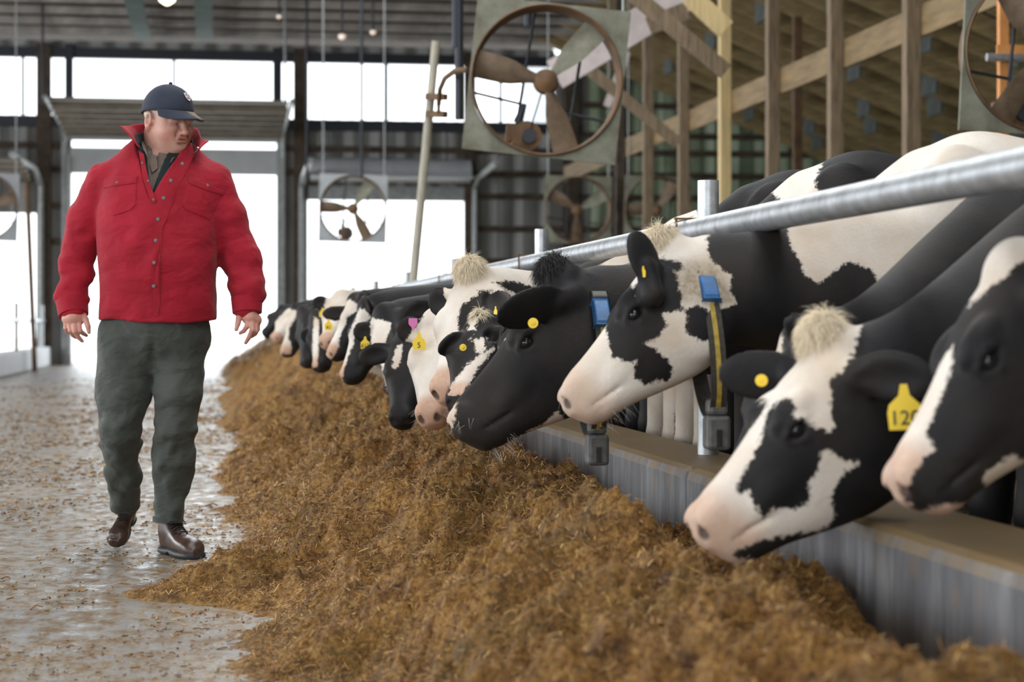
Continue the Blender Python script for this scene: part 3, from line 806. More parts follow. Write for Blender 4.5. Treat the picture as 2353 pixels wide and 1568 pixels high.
    for sg in (-1, 1): nost = np.maximum(nost, 1 - sstep(0.7, 1.15, np.sqrt(((u-0.524)/0.028)**2 + ((v+0.052)/0.018)**2 + ((w-sg*0.036)/0.018)**2)))
    attr(me, 'dark', nost * headm * 0.85)
    dv = np.zeros(len(Vt))
    if dirt is not None:
        for poly in dirt: dv = np.maximum(dv, sstep(-0.02, 0.03, poly_sdf(px, py, poly) / sc))
    dv = np.maximum(dv, 0.7 * sstep(0.7, 0.25, z) * (x > 0.1))
    dv = np.maximum(dv, (0.75 * pink if pink > 0.8 else 0.15) * sstep(0.495, 0.52, u) * sstep(0.045, 0.02, np.abs(w)) * headm)
    attr(me, 'dirt', dv)
    o = link('cow', me, M['coat'])
    o.location = O
    tag(o, label, 'cow', 'dairy cows feeding at the kerb')
    # eyes
    for sg in (-1, 1):
        c = hp(0.226, -0.037, sg * 0.093)
        eb = MB(); 
        n1_, n2_ = 14, 10
        Vs = []; Fs = []
        for i in range(n2_ + 1):
            th = math.pi * i / n2_
            for j in range(n1_):
                ph = 2 * math.pi * j / n1_
                Vs.append(c + 0.0215 * s * np.array([math.sin(th) * math.cos(ph), math.sin(th) * math.sin(ph), math.cos(th)]))
        for i in range(n2_):
            for j in range(n1_): Fs.append((i*n1_+j, (i+1)*n1_+j, (i+1)*n1_+(j+1) % n1_, i*n1_+(j+1) % n1_))
        eb.add(Vs, Fs); eo = eb.build('eye', M['eye'], o, smooth=True); eo.modifiers.clear()
    if tuft:
        n = int(tuft_n * 2.4)
        rt = []; dr = []
        for i in range(n):
            a_, b_ = rng.normal(0, 0.03), rng.normal(0, 0.028)
            th_, ph_ = math.acos(rng.uniform(-0.1, 1)), rng.uniform(0, 2 * math.pi)
            nv = V * math.cos(th_) + U * math.sin(th_) * math.cos(ph_) + W * math.sin(th_) * math.sin(ph_)
            kb = 1.0 if tuft_n > 200 else 0.75
            rt.append(hp(-0.012, 0.034 * kb, 0) + s * 0.046 * kb * nv * np.array([1.0, 1.0, 1.0])); dr.append(nv * 0.55 + U * 0.45 + W * 0.5 * np.sign(nv @ W) * abs(nv @ W) + U * rng.normal(0, 0.22) + W * rng.normal(0, 0.22))
        strands('forelock', rt, dr, (U * 1.0 - V * 1.9)[None] * np.ones((n, 1)), rng.uniform(0.025, 0.055, n) * s, 0.0010, M['cream_hair'] if tuft == 'w' else M['black_hair'], o, 5, 0.12)['kind'] = 'stuff'
    if whisk:
        rt = []; dr = []
        for i in range(whisk):
            sg = rng.choice((-1, 1)); 
            if i % 4: rt.append(hp(rng.uniform(0.40, 0.50), rng.uniform(-0.165, -0.135) * deep, sg * rng.uniform(0, 0.04))); dr.append(-V * 0.9 + U * rng.normal(0.2, 0.3) + W * sg * rng.uniform(0, 0.5))
            else: rt.append(hp(rng.uniform(0.47, 0.515), rng.uniform(-0.07, -0.03), sg * 0.058)); dr.append(U * 0.6 + W * sg * 0.7 + V * rng.normal(0, 0.4))
        strands('whiskers', rt, dr, np.zeros((whisk, 3)) - np.array([0, 0, 0.4]), rng.uniform(0.03, 0.065, whisk), 0.0005, M['white_hair'], o, 4, 0.05)['kind'] = 'stuff'
    return dict(o=o, O=O, hp=hp, U=U, V=V, W=W, E=E, s=s, neck=neck_c)

def frame_mat(origin, xdir, ydir):
    x = unit(xdir); z = unit(np.cross(x, ydir)); y = np.cross(z, x)
    return Matrix(((x[0], y[0], z[0], origin[0]), (x[1], y[1], z[1], origin[1]), (x[2], y[2], z[2], origin[2]), (0, 0, 0, 1)))
def marking(txt, size, parent, z=0.003):
    cu = bpy.data.curves.new('number_marking', 'FONT'); cu.body = txt; cu.size = size; cu.align_x = 'CENTER'; cu.align_y = 'CENTER'; cu.extrude = 0.0006
    cu.materials.append(M['ink'])
    t = bpy.data.objects.new('number_marking', cu); COL.objects.link(t); bpy.context.view_layer.update()
    me = bpy.data.meshes.new_from_object(t.evaluated_get(bpy.context.evaluated_depsgraph_get())); bpy.data.objects.remove(t)
    o = link('number_marking', me, None, parent); o.location = (0, 0, z)
    if not me.materials: me.materials.append(M['ink'])
    return o
def ear_tag(cow, pos, kind='button', face=None, txt=None, mat='yellow', size=1.0, down=(0, 0, -1)):
    """pos: world point; face: direction the tag faces."""
    face = unit(face if face is not None else (-0.25, -1, 0.1))
    dn = np.array(down, float); dn = unit(dn - face * (dn @ face)); rt = np.cross(-dn, face)
    mb = MB()
    if kind == 'button':
        n = 20; r = 0.0165 * size
        rings = [(r, -0.002), (r, 0.001), (r * 0.92, 0.003), (r * 0.45, 0.003), (r * 0.36, 0.0055), (0.001, 0.006)]
        V = [(rr * math.cos(2*math.pi*k2/n), rr * math.sin(2*math.pi*k2/n), zz) for rr, zz in rings for k2 in range(n)]
        Fc = [(i*n+k2, i*n+(k2+1) % n, (i+1)*n+(k2+1) % n, (i+1)*n+k2) for i in range(len(rings)-1) for k2 in range(n)]
        Fc.append(tuple(range(n))[::-1])
        mb.add(V, Fc)
    else:
        out = [(-0.006, 0.032), (0.006, 0.032), (0.010, 0.012), (0.027, -0.004), (0.030, -0.018), (0.028, -0.048), (-0.028, -0.048), (-0.030, -0.018), (-0.027, -0.004), (-0.010, 0.012)]
        out = [(a * size, b2 * size) for a, b2 in out]; n = len(out)
        V = [(a, b2, 0.0015) for a, b2 in out] + [(a, b2, -0.0015) for a, b2 in out]
        mb.add(V, [tuple(range(n))[::-1], tuple(range(n, 2*n))] + [(i, (i+1) % n, n+(i+1) % n, n+i) for i in range(n)])
    o = mb.build('ear_tag', M[mat], cow['o'])
    o.matrix_basis = Matrix.Translation(-Vector(cow['O'])) @ frame_mat(pos, rt, -dn)
    o['label'] = ('round yellow ear button' if kind == 'button' else mat.replace('_tag', '') + ' flag shaped ear tag')
    if txt: mk = marking(txt, 0.036 * size, o); mk.location = (0, -0.028 * size, 0.0025)
    return o
def collar(cow, c, hgt, wid, tilt=(0, 0), a_tag=58, weight=True):
    """Neck collar: webbing ribbon round the neck, blue transponder, hanging weight. c in world."""
    O = cow['O']; c = np.array(c) - O
    Zd = unit((tilt[0], 0, 1.0)); Yd = np.array([0, -1.0, 0]); Xd = np.cross(Zd, -Yd)
    n = 72
    def pt(an, r): return c + Zd * (hgt + r) * math.sin(an) + Yd * (wid + r) * math.cos(an) + Xd * tilt[1] * math.sin(an)
    def ribbon(w0, r0, r1):
        mb = MB(); V = []; Fc = []
        for k2 in range(n):
            an = 2 * math.pi * k2 / n
            for r, sx in ((r0, -1), (r0, 1), (r1, 1), (r1, -1)): V.append(pt(an, r) + np.array([1.0, 0, 0]) * sx * w0 / 2)
        for k2 in range(n):
            for j in range(4): Fc.append((k2*4+j, k2*4+(j+1) % 4, ((k2+1) % n)*4+(j+1) % 4, ((k2+1) % n)*4+j))
        mb.add(V, Fc); return mb
    st = ribbon(0.046, 0.0, 0.006).build('collar', M['strap'], cow['o'])
    st['label'] = 'black webbing neck collar with a yellow stripe'
    ribbon(0.014, 0.004, 0.0075).build('stripe', M['strap_stripe'], st)
    def block(name, a0, a1, w0, r0, r1, mat):
        mb = MB(); V = []; Fc = []; ns = 8
        for i in range(ns + 1):
            an = math.radians(a0 + (a1 - a0) * i / ns)
            ins = 0.85 if i in (0, ns) else 1.0
            for r, sx in ((r0, -1), (r0, 1), (r1 * ins, 0.82), (r1 * ins, -0.82)): V.append(pt(an, r) + np.array([1.0, 0, 0]) * sx * w0 / 2)
        for i in range(ns):
            for j in range(4): Fc.append((i*4+j, i*4+(j+1) % 4, (i+1)*4+(j+1) % 4, (i+1)*4+j))
        Fc.append((0, 1, 2, 3)); Fc.append((ns*4+3, ns*4+2, ns*4+1, ns*4))
        mb.add(V, Fc); return mb.build(name, M[mat], st, bevel=0.004)
    block('transponder', a_tag - 17, a_tag + 7, 0.058, 0.0, 0.030, 'blue')
    block('transponder_cap', a_tag + 7, a_tag + 16, 0.062, 0.0, 0.034, 'black_plastic')
    if weight:
        b0 = pt(math.radians(-68), 0.0)
        mb = MB().box((-0.036, -0.034, -0.10), (0.036, 0.034, 0.0)); mb.box((-0.030, -0.026, 0.0), (0.030, 0.026, 0.048))
        o = mb.build('collar_weight', M['buckle'], st, bevel=0.012); o.location = Vector([float(t) for t in b0]) + Vector((0, 0, -0.01))
        MB().box((-0.008, -0.037, -0.09), (0.008, -0.033, -0.04)).build('slot', M['black_plastic'], o).location = (0, 0, 0)
    return st
def zp(pts, x0, y0, k): return [(x0 + a / k, y0 + b2 / k) for a, b2 in pts]
def z4(pts): return zp(pts, 1250, 500, 1.96)          # coat outlines, traced at three scales
def zb(pts): return zp(pts, 860, 600, 3.564)
def zc(pts): return zp(pts, 600, 640, 5.6)
EYE_C1 = z4([(300,300),(385,290),(420,350),(500,400),(555,480),(500,555),(445,570),(500,590),(560,640),(580,700),(560,740),(510,735),(455,755),(410,720),(405,680),(420,645),(370,650),(310,630),(290,560),(270,470),(255,430),(250,380)])
NECK_C1 = z4([(742,180),(735,90),(800,-40),(1085,-60),(1110,130),(1160,200),(1155,240),(1230,300),(1300,250),(1370,190),(1430,220),(1470,230),(1530,330),(1540,350),(1600,480),(1500,900),(1000,1100),(760,1000),(740,840),(900,810),(860,640),(880,620),(800,590),(760,560),(700,550),(660,540),(640,500),(640,420),(690,390),(780,455),(760,420),(870,390),(840,330),(840,260),(760,200)])
BROW_C1 = z4([(490,200),(610,195),(620,240),(540,230)])
c1 = make_cow('cow', 'black and white cow with white face and blue collar tag, head under the rail', 5.76, at(1537, 585, 5.86), at(1266, 905, 5.74), roll=-16, deep=1.06, ear_base=(at(1496, 662, 5.68), None), h=0.0062, base='w', body='w',
              polys=[('b', EYE_C1), ('b', NECK_C1), ('b', BROW_C1)], ears=('b', 'b'), ear_tips=(at(1464, 533, 5.74), None), ear_n=((-0.55, 0.8, -0.1), None), tuft='w', tuft_n=700, whisk=26,
              dirt=[z4([(480,195),(690,185),(780,200),(880,380),(800,420),(680,380),(560,410),(450,360)])], pink=0.45, seed=1, lift=0.06, dip=-0.16, chest=1.85)
c2_poly = z4([(1005,880),(1050,830),(1100,812),(1135,840),(1120,895),(1185,915),(1200,935),(1290,965),(1310,940),(1290,850),(1290,740),(1345,690),(1375,640),(1400,600),(1430,480),(1700,-100),(2500,-400),(2500,1500),(1700,1500),(1400,1560),(1100,1560),(860,1530),(870,1500),(990,1455),(1150,1420),(1260,1408),(1310,1340),(1288,1260),(1320,1200),(1360,1140),(1420,1105),(1330,1090),(1280,1040),(1250,1060),(1240,1120),(1195,1190),(1200,1250),(1180,1300),(1100,1310),(1030,1310),(990,1345),(950,1300),(920,1230),(880,1250),(865,1230),(880,1180),(910,1130),(950,1060),(975,1000)])
c2 = make_cow('cow', 'black cow with broad white blaze and cream poll, nose down in the feed', 4.62, at(1908, 800, 4.60), at(1566, 1188, 4.48), roll=-3, slim=0.85, deep=1.24, h=0.0062, base='w', body='b',
              polys=[('b', c2_poly)], ears=('b', 'b'), ear_tips=(at(2150, 870, 4.37), at(1656, 860, 4.76)), ear_n=((-0.7, -0.7, -0.3), (0.4, 1, 0.2)), tuft='w', tuft_n=700, pink=0.7, seed=2)
c3_poly = z4([(1840,630),(1830,700),(1760,880),(1720,970),(1760,1040),(1690,1110),(1640,1200),(1625,1280),(1700,1330),(1760,1300),(1900,1290),(2010,1240),(1980,1190),(1990,1150),(2050,1110),(2100,1065),(2162,1090),(2600,1100),(2600,-200),(2300,50),(2200,150),(2110,235),(1990,335),(1880,420),(1830,520)])
c3 = make_cow('cow', 'dark headed cow with pink nose cut off by the right edge', 3.92, at(2322, 612, 4.12), at(2018, 1100, 4.02), roll=-10, deep=1.1, h=0.0062, base='w', body='b',
              polys=[('b', c3_poly)], ears=('b', 'b'), pink=0.8, seed=3)
make_cow('cow', 'cow almost hidden behind the broad blazed cow, only an ear showing', 5.18, at(1838, 775, 5.02), at(1628, 1150, 4.9), roll=-5, h=0.011, base='b', body='b', slim=0.74,
         polys=[('w', [(1765, 830), (1775, 780), (1795, 765), (1800, 800), (1780, 850)])], ear_tips=(at(1822, 722, 4.9), None), ear_n=((-0.8, -0.6, 0), None), mirror=False, seed=30)
c0 = make_cow('cow', 'all black faced cow with a yellow ear button and thin white nose stripe', 6.45, at(1288, 650, 6.5), at(1014, 958, 6.35), roll=-12, deep=1.16, h=0.0068, base='b', body='b',
              polys=[('w', zb([(1350,200),(1450,290),(1400,330),(1270,375),(1320,280)])), ('w', zb([(1075,640),(1000,690),(900,800),(780,960),(700,1090),(630,1150),(560,1100),(700,860),(900,640),(1000,560)])),
                     ('w', zb([(650,1130),(600,1200),(560,1300),(620,1390),(655,1330),(665,1230),(670,1160)])), ('w', [(1725,420),(1800,380),(1890,375),(1870,420),(1895,455),(1880,470),(1800,465),(1770,440)]),
                     ('w', zb([(1500,1230),(1560,1300),(1400,1370),(1250,1400),(1380,1340)]))],
              ears=('b', 'b'), ear_tips=(at(1147, 724, 6.12), None), ear_n=((0.3, 1, 0.3), None), tuft='b', tuft_n=500, pink=0.35, whisk=70, seed=4, lift=0.06, dip=-0.20, chest=1.72)
c00c = make_cow('cow', 'small speckled face cow peering out between the black cow and white cow', 7.15, at(1106, 745, 7.1), at(1046, 905, 6.76), roll=0, h=0.0085, base='b', body='b',
              polys=[('w', zb([(780,470),(860,465),(830,540),(790,650),(750,640)])), ('w', zb([(815,640),(930,625),(905,740),(830,760)])), ('w', zb([(905,745),(1000,690),(1060,640),(850,880),(720,1100),(600,1100),(640,1000),(760,850)])),
                     ('w', [(1330,600),(1345,560),(1400,500),(1480,478),(1460,500),(1430,540),(1400,565),(1380,560)]), ('w', [(1563,487),(1573,493),(1587,486),(1581,510),(1575,535),(1560,535)])],
              ears=('b', 'b'), ear_tips=(at(1152, 780, 6.95), at(1010, 797, 6.95)), ear_n=(None, (0.3, 1, 0.3)), pink=0.9, mirror=False, seed=5, lift=0.05, dip=-0.16, chest=1.70, tuft='w', tuft_n=160)
c00 = make_cow('cow', 'tall white faced cow with a black eye patch and shaggy cream poll', 7.85, at(1088, 640, 7.6), at(1006, 886, 7.26), roll=0, h=0.0075, base='w', body='w',
              polys=[('b', zb([(720,350),(780,330),(850,350),(905,430),(850,480),(790,500),(760,620),(680,660),(690,560),(680,480),(700,400)])), ('b', zb([(960,180),(1110,160),(1250,200),(1340,220),(1300,280),(1200,280),(1100,240),(1000,180)]))],
              ears=('b', 'b'), ear_tips=(at(1150, 735, 7.35), at(986, 702, 7.7)), ear_n=((-0.3, -1, 0), (0.1, -1, 0)), pink=1.0, mirror=False, tuft='w', tuft_n=600, whisk=60, seed=6, dip=-0.24, chest=1.72)
c00b = make_cow('cow', 'plain white faced cow with a pink ear tag, behind the tall white one', 8.53, at(1003, 735, 8.3), at(978, 945, 7.95), roll=0, h=0.0085, base='w', body='mix',
              ears=('b', 'b'), ear_tips=(None, at(918, 742, 8.3)), ear_n=(None, (-0.3, -1, 0)), pink=1.0, mirror=False, whisk=60, seed=7, dip=-0.14, chest=1.75)
cb = make_cow('cow', 'black cow with an oval white forehead star, muzzle buried in the feed', 9.24, at(940, 772, 9.1), at(914, 955, 8.8), roll=8, h=0.0095, base='b', body='b',
              polys=[('w', zb([(190,690),(232,690),(225,790),(195,860),(170,892),(150,870),(155,790)]))], mirror=False, pink=0.2, seed=8)
cc = make_cow('cow', 'black cow with a long tapering white blaze and number tag in its ear', 9.95, at(880, 720, 9.8), at(893, 888, 9.5), roll=-28, h=0.010, base='b', body='b',
              polys=[('w', zc([(1410,500),(1560,540),(1670,570),(1660,680),(1600,800),(1580,900),(1600,1100),(1600,1250),(1680,1340),(1700,1470),(1620,1480),(1600,1330),(1550,1150),(1520,1020),(1420,850),(1405,650)]))],
              ear_tips=(None, at(812, 766, 9.8)), ear_n=(None, (-.2, -1, 0)), mirror=False, seed=9)
cd = make_cow('cow', 'black cow with a narrow crooked white blaze and pink nose in feed', 10.75, at(838, 706, 10.6), at(776, 872, 10.45), roll=-48, h=0.0105, base='b', body='b',
              polys=[('w', zc([(1260,390),(1330,390),(1400,480),(1410,510),(1300,610),(1200,700),(1190,850),(1120,1000),(1060,1200),(1050,1330),(980,1360),(930,1310),(1000,1200),(1080,960),(1130,700),(1200,560)]))], mirror=False, seed=10)
ce = make_cow('cow', 'cow lifting a pale pink muzzle with dark nostrils above the feed', 11.5, at(812, 690, 11.4), at(745, 812, 11.2), roll=-35, h=0.0105, base='b', body='mix',
              polys=[('w', zc([(1150,270),(1270,360),(1230,420),(1130,480),(1080,600),(1030,700),(990,830),(1000,880),(960,960),(900,1050),(760,1050),(680,930),(840,700),(920,560),(970,420),(1080,300)]))],
              ear_tips=(None, at(741, 722, 11.4)), ear_n=(None, (-.2, -1, 0)), mirror=False, seed=11)
cf = make_cow('cow', 'tan and white cow with a yellow tag, half hidden behind its neighbour', 12.3, at(783, 680, 12.2), at(742, 778, 11.9), h=0.012, base='w', body='b', ear_tips=(None, at(717, 692, 12.2)), ear_n=(None, (-.2, -1, 0)), mirror=False, seed=12)
cg = make_cow('cow', 'black cow with a straight white nose stripe far down the row', 13.1, at(726, 726, 13.0), at(722, 842, 12.75), roll=-30, h=0.012, base='b', body='b',
              polys=[('w', zc([(680,490),(750,540),(740,700),(740,900),(720,1150),(660,1150),(660,900),(670,700)]))], mirror=False, seed=13)
ch = make_cow('cow', 'black headed cow eating beside the cow with a straight white nose stripe', 13.9, at(694, 718, 13.8), at(690, 838, 13.6), roll=-40, h=0.013, base='b', body='b', mirror=False, pink=0.2, seed=14)
ci = make_cow('cow', 'black cow with a pale muzzle and wide blaze near the far end', 15.1, at(679, 710, 15.0), at(640, 812, 14.85), roll=-30, h=0.014, base='b', body='b',
              polys=[('w', zc([(370,400),(470,420),(440,520),(360,640),(350,780),(390,860),(390,980),(130,980),(230,760),(320,560)]))], mirror=False, seed=15)
cj = make_cow('cow', 'pale faced cow raising its muzzle near the far end of the feed line', 16.9, at(668, 718, 16.8), at(626, 770, 16.5), h=0.016, base='w', body='b', mirror=False, seed=16)
ck = make_cow('cow', 'black cow beside the bright doorway, muzzle beyond the hand of the man', 18.9, at(650, 708, 18.8), at(604, 758, 18.5), h=0.018, base='b', body='b', mirror=False, seed=17)
for i, (y, bs) in enumerate(((20.6, 'b'), (22.2, 'w'), (24.2, 'b'), (26.5, 'b'))):
    make_cow('cow', 'blurred cow at the very far end of the feed line', y, (1.32, y, 0.98 + .05 * (i % 2)), (0.98, y - 0.1, 0.60), h=0.022, base=bs, body='b', mirror=False, seed=20 + i)

# ear tags, collars
ear_tag(c0, at(1225, 743, 6.14), 'button', (-0.15, -1, 0.05), size=1.0)
ear_tag(c2, at(1750, 875, 4.67), 'button', (-0.15, -1, 0.05), size=0.9)
ear_tag(c2, at(2078, 925, 4.35), 'flag', (-0.35, -1, 0.0), '120', size=1.25, down=(0.05, 0, -1))
ear_tag(c1, at(1478, 622, 5.66), 'flag', (-1, -0.35, 0.0), size=0.4)
ear_tag(c00c, at(1064, 799, 6.88), 'button', (-0.1, -1, 0.0), size=0.75)
ear_tag(c00b, at(949, 748, 8.2), 'flag', (-0.2, -1, 0.0), mat='pink_tag', size=0.62, down=(0, 0, 1))
ear_tag(c00b, at(963, 780, 8.15), 'flag', (-0.3, -1, 0.0), '5', size=0.9)
ear_tag(cc, at(839, 785, 9.7), 'flag', (-0.1, -1, 0.0), '613', size=0.75)
ear_tag(ce, at(755, 744, 11.3), 'flag', (-0.1, -1, 0.0), '41', size=0.8)
ear_tag(cf, at(741, 716, 12.1), 'flag', (-0.1, -1, 0.0), size=0.7)
ear_tag(c00, at(1139, 714, 7.28), 'flag', (-1, -0.3, 0.0), size=0.5)
collar(c1, at(1622, 790, 5.84), 0.215, 0.128, (-0.10, 0.0), a_tag=50)
collar(c0, at(1362, 835, 6.50), 0.235, 0.190, (0.0, 0.0), a_tag=46)
# ------------------------------------------------------------------ neck rail and its posts
RX, RZ = 1.60, 1.245
rail = empty('neck_rail', (RX, 0, RZ)); tag(rail, 'long galvanised neck rail running above the cow heads', 'rail')
MB().tube([(0, 1.0, 0)] + [(0, y, 0.0) for y in np.arange(3, 45.7, 3.0)], 0.042, 24).build('pipe', M['galv'], rail, smooth=True)
for px in (1291,):
    y = RX / math.tan(YAW + math.atan((px - W_PX / 2) / F_PX))
    MB().tube([(0, y - 0.006, 0), (0, y + 0.006, 0)], 0.0435, 24).build('coupling', M['galv'], rail, smooth=True)
PX_ = 1.69
for i in range(10):
    y = PX_ * 4.0 + i * 3.70
    if i == 1: y = PX_ * 6.13
    if y > 45: break
    top = 1.43 if i < 2 else 1.40
    o = MB().tube([(0, 0, CURB_Z - 0.03), (0, 0, top)], 0.037, 24).build('rail_post', M['galv'] if i % 4 != 2 else M['grey_steel'], smooth=True)
    o.location = (PX_, y, 0)
    tag(o, ['thick galvanised post rising behind the rail, nearest the pale pine roof post', 'galvanised post with a black streak behind the rail', 'dull grey post behind the rail beside the shaggy cream poll'][i] if i < 3 else 'short post showing above the distant rail',
        'post', 'posts carrying the neck rail')
    b_ = MB(); yy = y - 0.10
    for sx in (-0.047, 0.047): b_.tube([(sx, yy, -0.05), (sx, yy, 0.05)], 0.0045, 8)
    b_.box((-0.053, yy - 0.010, 0.043), (0.053, yy + 0.010, 0.049)); b_.box((-0.053, yy - 0.010, -0.051), (0.053, yy + 0.010, -0.043))
    b_.build('clamp', M['rust'], rail)

# ------------------------------------------------------------------ fans
def make_fan(c, size, roll=0.0, yaw=0.0, blade0=170.0, label='', det=True, pitch=0.0, sheet=None):
    root = empty('barn_fan', c)
    root.rotation_euler = (math.radians(pitch), math.radians(roll), math.radians(yaw))
    tag(root, label, 'fan', 'circulation fans')
    S = size / 2; R = S * 0.988; n = 64; d = 0.03
    V = []; F = []
    for y in (0, d):
        for k2 in range(n):
            a = 2 * math.pi * k2 / n; cx, cz = math.cos(a), math.sin(a); mm = S / max(abs(cx), abs(cz))
            V.append((R * cx, y, R * cz)); V.append((mm * cx * 1.0, y, mm * cz * 1.0))
    for k2 in range(n):
        a, b_ = 2*k2, 2*((k2+1) % n); o_ = 2*n
        F += [(a, b_, b_+1, a+1)[::-1], (o_+a, o_+b_, o_+b_+1, o_+a+1), (a, b_, o_+b_, o_+a), (a+1, b_+1, o_+b_+1, o_+a+1)[::-1]]
    mb = MB(); mb.add(V, F); mb.build('panel', sheet or M['fan_sheet'], root)
    V = []; F = []
    prof = [(R * 1.0, -0.02), (R * 0.985, -0.035), (R * 0.965, -0.02), (R * 0.95, 0.05), (R * 0.945, 0.20), (R * 0.96, 0.20), (R * 0.99, 0.06)]
    for r, y in prof:
        V += [(r * math.cos(2*math.pi*k2/n), y, r * math.sin(2*math.pi*k2/n)) for k2 in range(n)]
    for i in range(len(prof) - 1):
        F += [(i*n+k2, i*n+(k2+1) % n, (i+1)*n+(k2+1) % n, (i+1)*n+k2)[::-1] for k2 in range(n)]
    mb = MB(); mb.add(V, F); mb.build('rim', M['rust'], root, smooth=True)
    MB().tube([(0, -0.01, 0), (0, 0.03, 0), (0, 0.12, 0)], [0.03 * size, 0.075 * size, 0.085 * size], 24).build('hub', M['rust'], root, smooth=True)
    for k2 in range(3):
        a = math.radians(blade0 + 120 * k2); ux, uz = math.cos(a), math.sin(a); tx, tz = -uz, ux
        V = []; m_ = 9
        for i in range(m_ + 1):
            t = i / m_; r = (0.05 + 0.91 * t) * R; wd = size * (0.040 + 0.055 * sstep(0.05, 0.55, t)); tw = math.radians(48 - 26 * t)
            for sx, cb in ((-1, 0), (-0.3, 0.018), (0.4, 0.02), (1, 0)):
                y = 0.06 + sx * wd * math.sin(tw) * 0.9 - cb
                for th in (0, 0.006): V.append((ux * r + tx * sx * wd * math.cos(tw), y + th, uz * r + tz * sx * wd * math.cos(tw)))
        F = []
        for i in range(m_):
            for j in range(3):
                a0 = i*8 + j*2; b0 = (i+1)*8 + j*2
                F += [(a0, b0, b0+2, a0+2), (a0+1, a0+3, b0+3, b0+1)]
            F += [(i*8, i*8+1, (i+1)*8+1, (i+1)*8), (i*8+6, (i+1)*8+6, (i+1)*8+7, i*8+7)]
        F += [(m_*8+0, m_*8+1, m_*8+3, m_*8+2), (m_*8+2, m_*8+3, m_*8+5, m_*8+4), (m_*8+4, m_*8+5, m_*8+7, m_*8+6)]
        mb = MB(); mb.add(V, F); mb.build('blade', M['fan_sheet'] if k2 == 2 else M['blade'], root, smooth=True)
    g = MB()
    for x in (-0.33 * S, 0.36 * S): g.tube([(x, 0.22, -0.93 * S), (x + 0.1 * S, 0.22, 0.92 * S)], 0.012, 8)
    g.tube([(-0.92 * S, 0.22, -0.22 * S), (-0.30 * S, 0.22, -0.30 * S)], 0.011, 8); g.tube([(0.35 * S, 0.22, -0.36 * S), (0.92 * S, 0.22, -0.42 * S)], 0.012, 8)
    g.build('motor_bars', M['dark_steel'], root, smooth=True)
    if det:
        mo = MB().tube([(-0.17 * S, 0.16, -0.72 * S), (-0.17 * S, 0.40, -0.72 * S)], 0.115 * size / 1.16, 20); mo.box((-0.44 * S, 0.2, -0.80 * S), (-0.30 * S, 0.34, -0.58 * S)).build('motor', M['rust'], root, smooth=True)
        MB().tube([(-0.14 * S, 0.12, -0.72 * S), (-0.14 * S, 0.165, -0.72 * S)], 0.055, 18).build('pulley', M['dark_steel'], root, smooth=True)
        MB().tube([(-0.14 * S, 0.14, -0.67 * S), (0.0, 0.14, 0.05 * S)], 0.007, 6).build('belt', M['dark_steel'], root)
        MB().tube([(-0.30 * S, 0.2, -0.55 * S), (-0.24 * S, 0.2, -0.30 * S)], [0.04, 0.02], 10).build('tensioner', M['dark_steel'], root, smooth=True)
    if det != 'pole':
        Rm = root.rotation_euler.to_matrix().inverted()
        for sx in (-0.9, 0.9):
            p = Vector((sx * S, 0.02, S)); top = CEIL + 0.2 - c[2]
            MB().tube([p, p + Rm @ Vector((0, 0, top - S))], 0.012, 6).build('hanger', M['grey_steel'], root)
    return root
M['blade'] = plain('dusty brown fan blade', (0.27, 0.20, 0.14), 0.65, 0.15, col2=(0.13, 0.085, 0.05), scale=3, stretch=(2, 2, 2))
M['fan_dark'] = plain('grey fan sheet', (0.36, 0.38, 0.40), 0.5, 0.3, var=0.15, scale=4)
D1 = 15.0
big = make_fan(at(1256, 184, D1), 355 * D1 / F_PX, roll=6.0, yaw=-6, blade0=172, label='big square framed fan hanging in the centre above the cows')
far = make_fan(at(811, 479, 34), 156 * 34 / F_PX, roll=1.5, yaw=-4, blade0=178, label='small distant fan dark against the bright second doorway', sheet=M['fan_dark'])
make_fan(at(1328, 482, 34), 155 * 34 / F_PX, roll=1, yaw=-4, blade0=150, label='distant fan in front of the end wall left of the roof posts', det=False)
make_fan(at(1512, 482, 34), 155 * 34 / F_PX, roll=1, yaw=-4, blade0=60, label='distant fan partly hidden behind the timber roof posts', det=False)
make_fan(at(2402, 118, 13.3), 385 * 13.3 / F_PX, roll=3, yaw=-4, blade0=120, label='large fan cut off by the upper right corner')
make_fan(at(-38, 474, 34), 156 * 34 / F_PX, roll=2, yaw=4, blade0=20, label='fan cut off by the left edge in the bright side doorway', det=False, sheet=M['fan_dark'])
# pole and swivel arm of the big fan
pa = at(948, 660, 17.4); pb = at(1002, 95, 17.4)
pole = empty('fan_pole', pa); tag(pole, 'leaning wooden pole carrying the arm of the big fan', 'pole')
dv = pb - pa; foot = -dv * ((pa[2] - CURB_Z + 0.005) / dv[2])
M['pole'] = plain('bleached pole', (0.42, 0.39, 0.32), 0.7, var=0.2, scale=6, stretch=(5, 5, 0.8))
MB().tube([foot, dv], 0.038, 16).build('shaft', M['pole'], pole, smooth=True)
def rel(px, py, d, o=pa): return at(px, py, d) - o
MB().tube([rel(1075, 160, 15.2), rel(1045, 163, 15.3), rel(1022, 180, 16.3), rel(1011, 205, 17.0), rel(1008, 240, 17.2)], 0.022, 12).build('arm', M['rust'], pole, smooth=True)
cl = MB(); a_ = rel(984, 222, 17.3); b_ = rel(984, 262, 17.3)
for q, px in ((222, 0), (262, 0)):
    cl.bar(rel(982, q, 17.35), rel(1024, q + 1, 17.2), 0.06, 0.055)
cl.bar(rel(1008, 222, 17.22), rel(1008, 262, 17.22), 0.035, 0.03)
cl.build('clamp', M['rust'], pole)
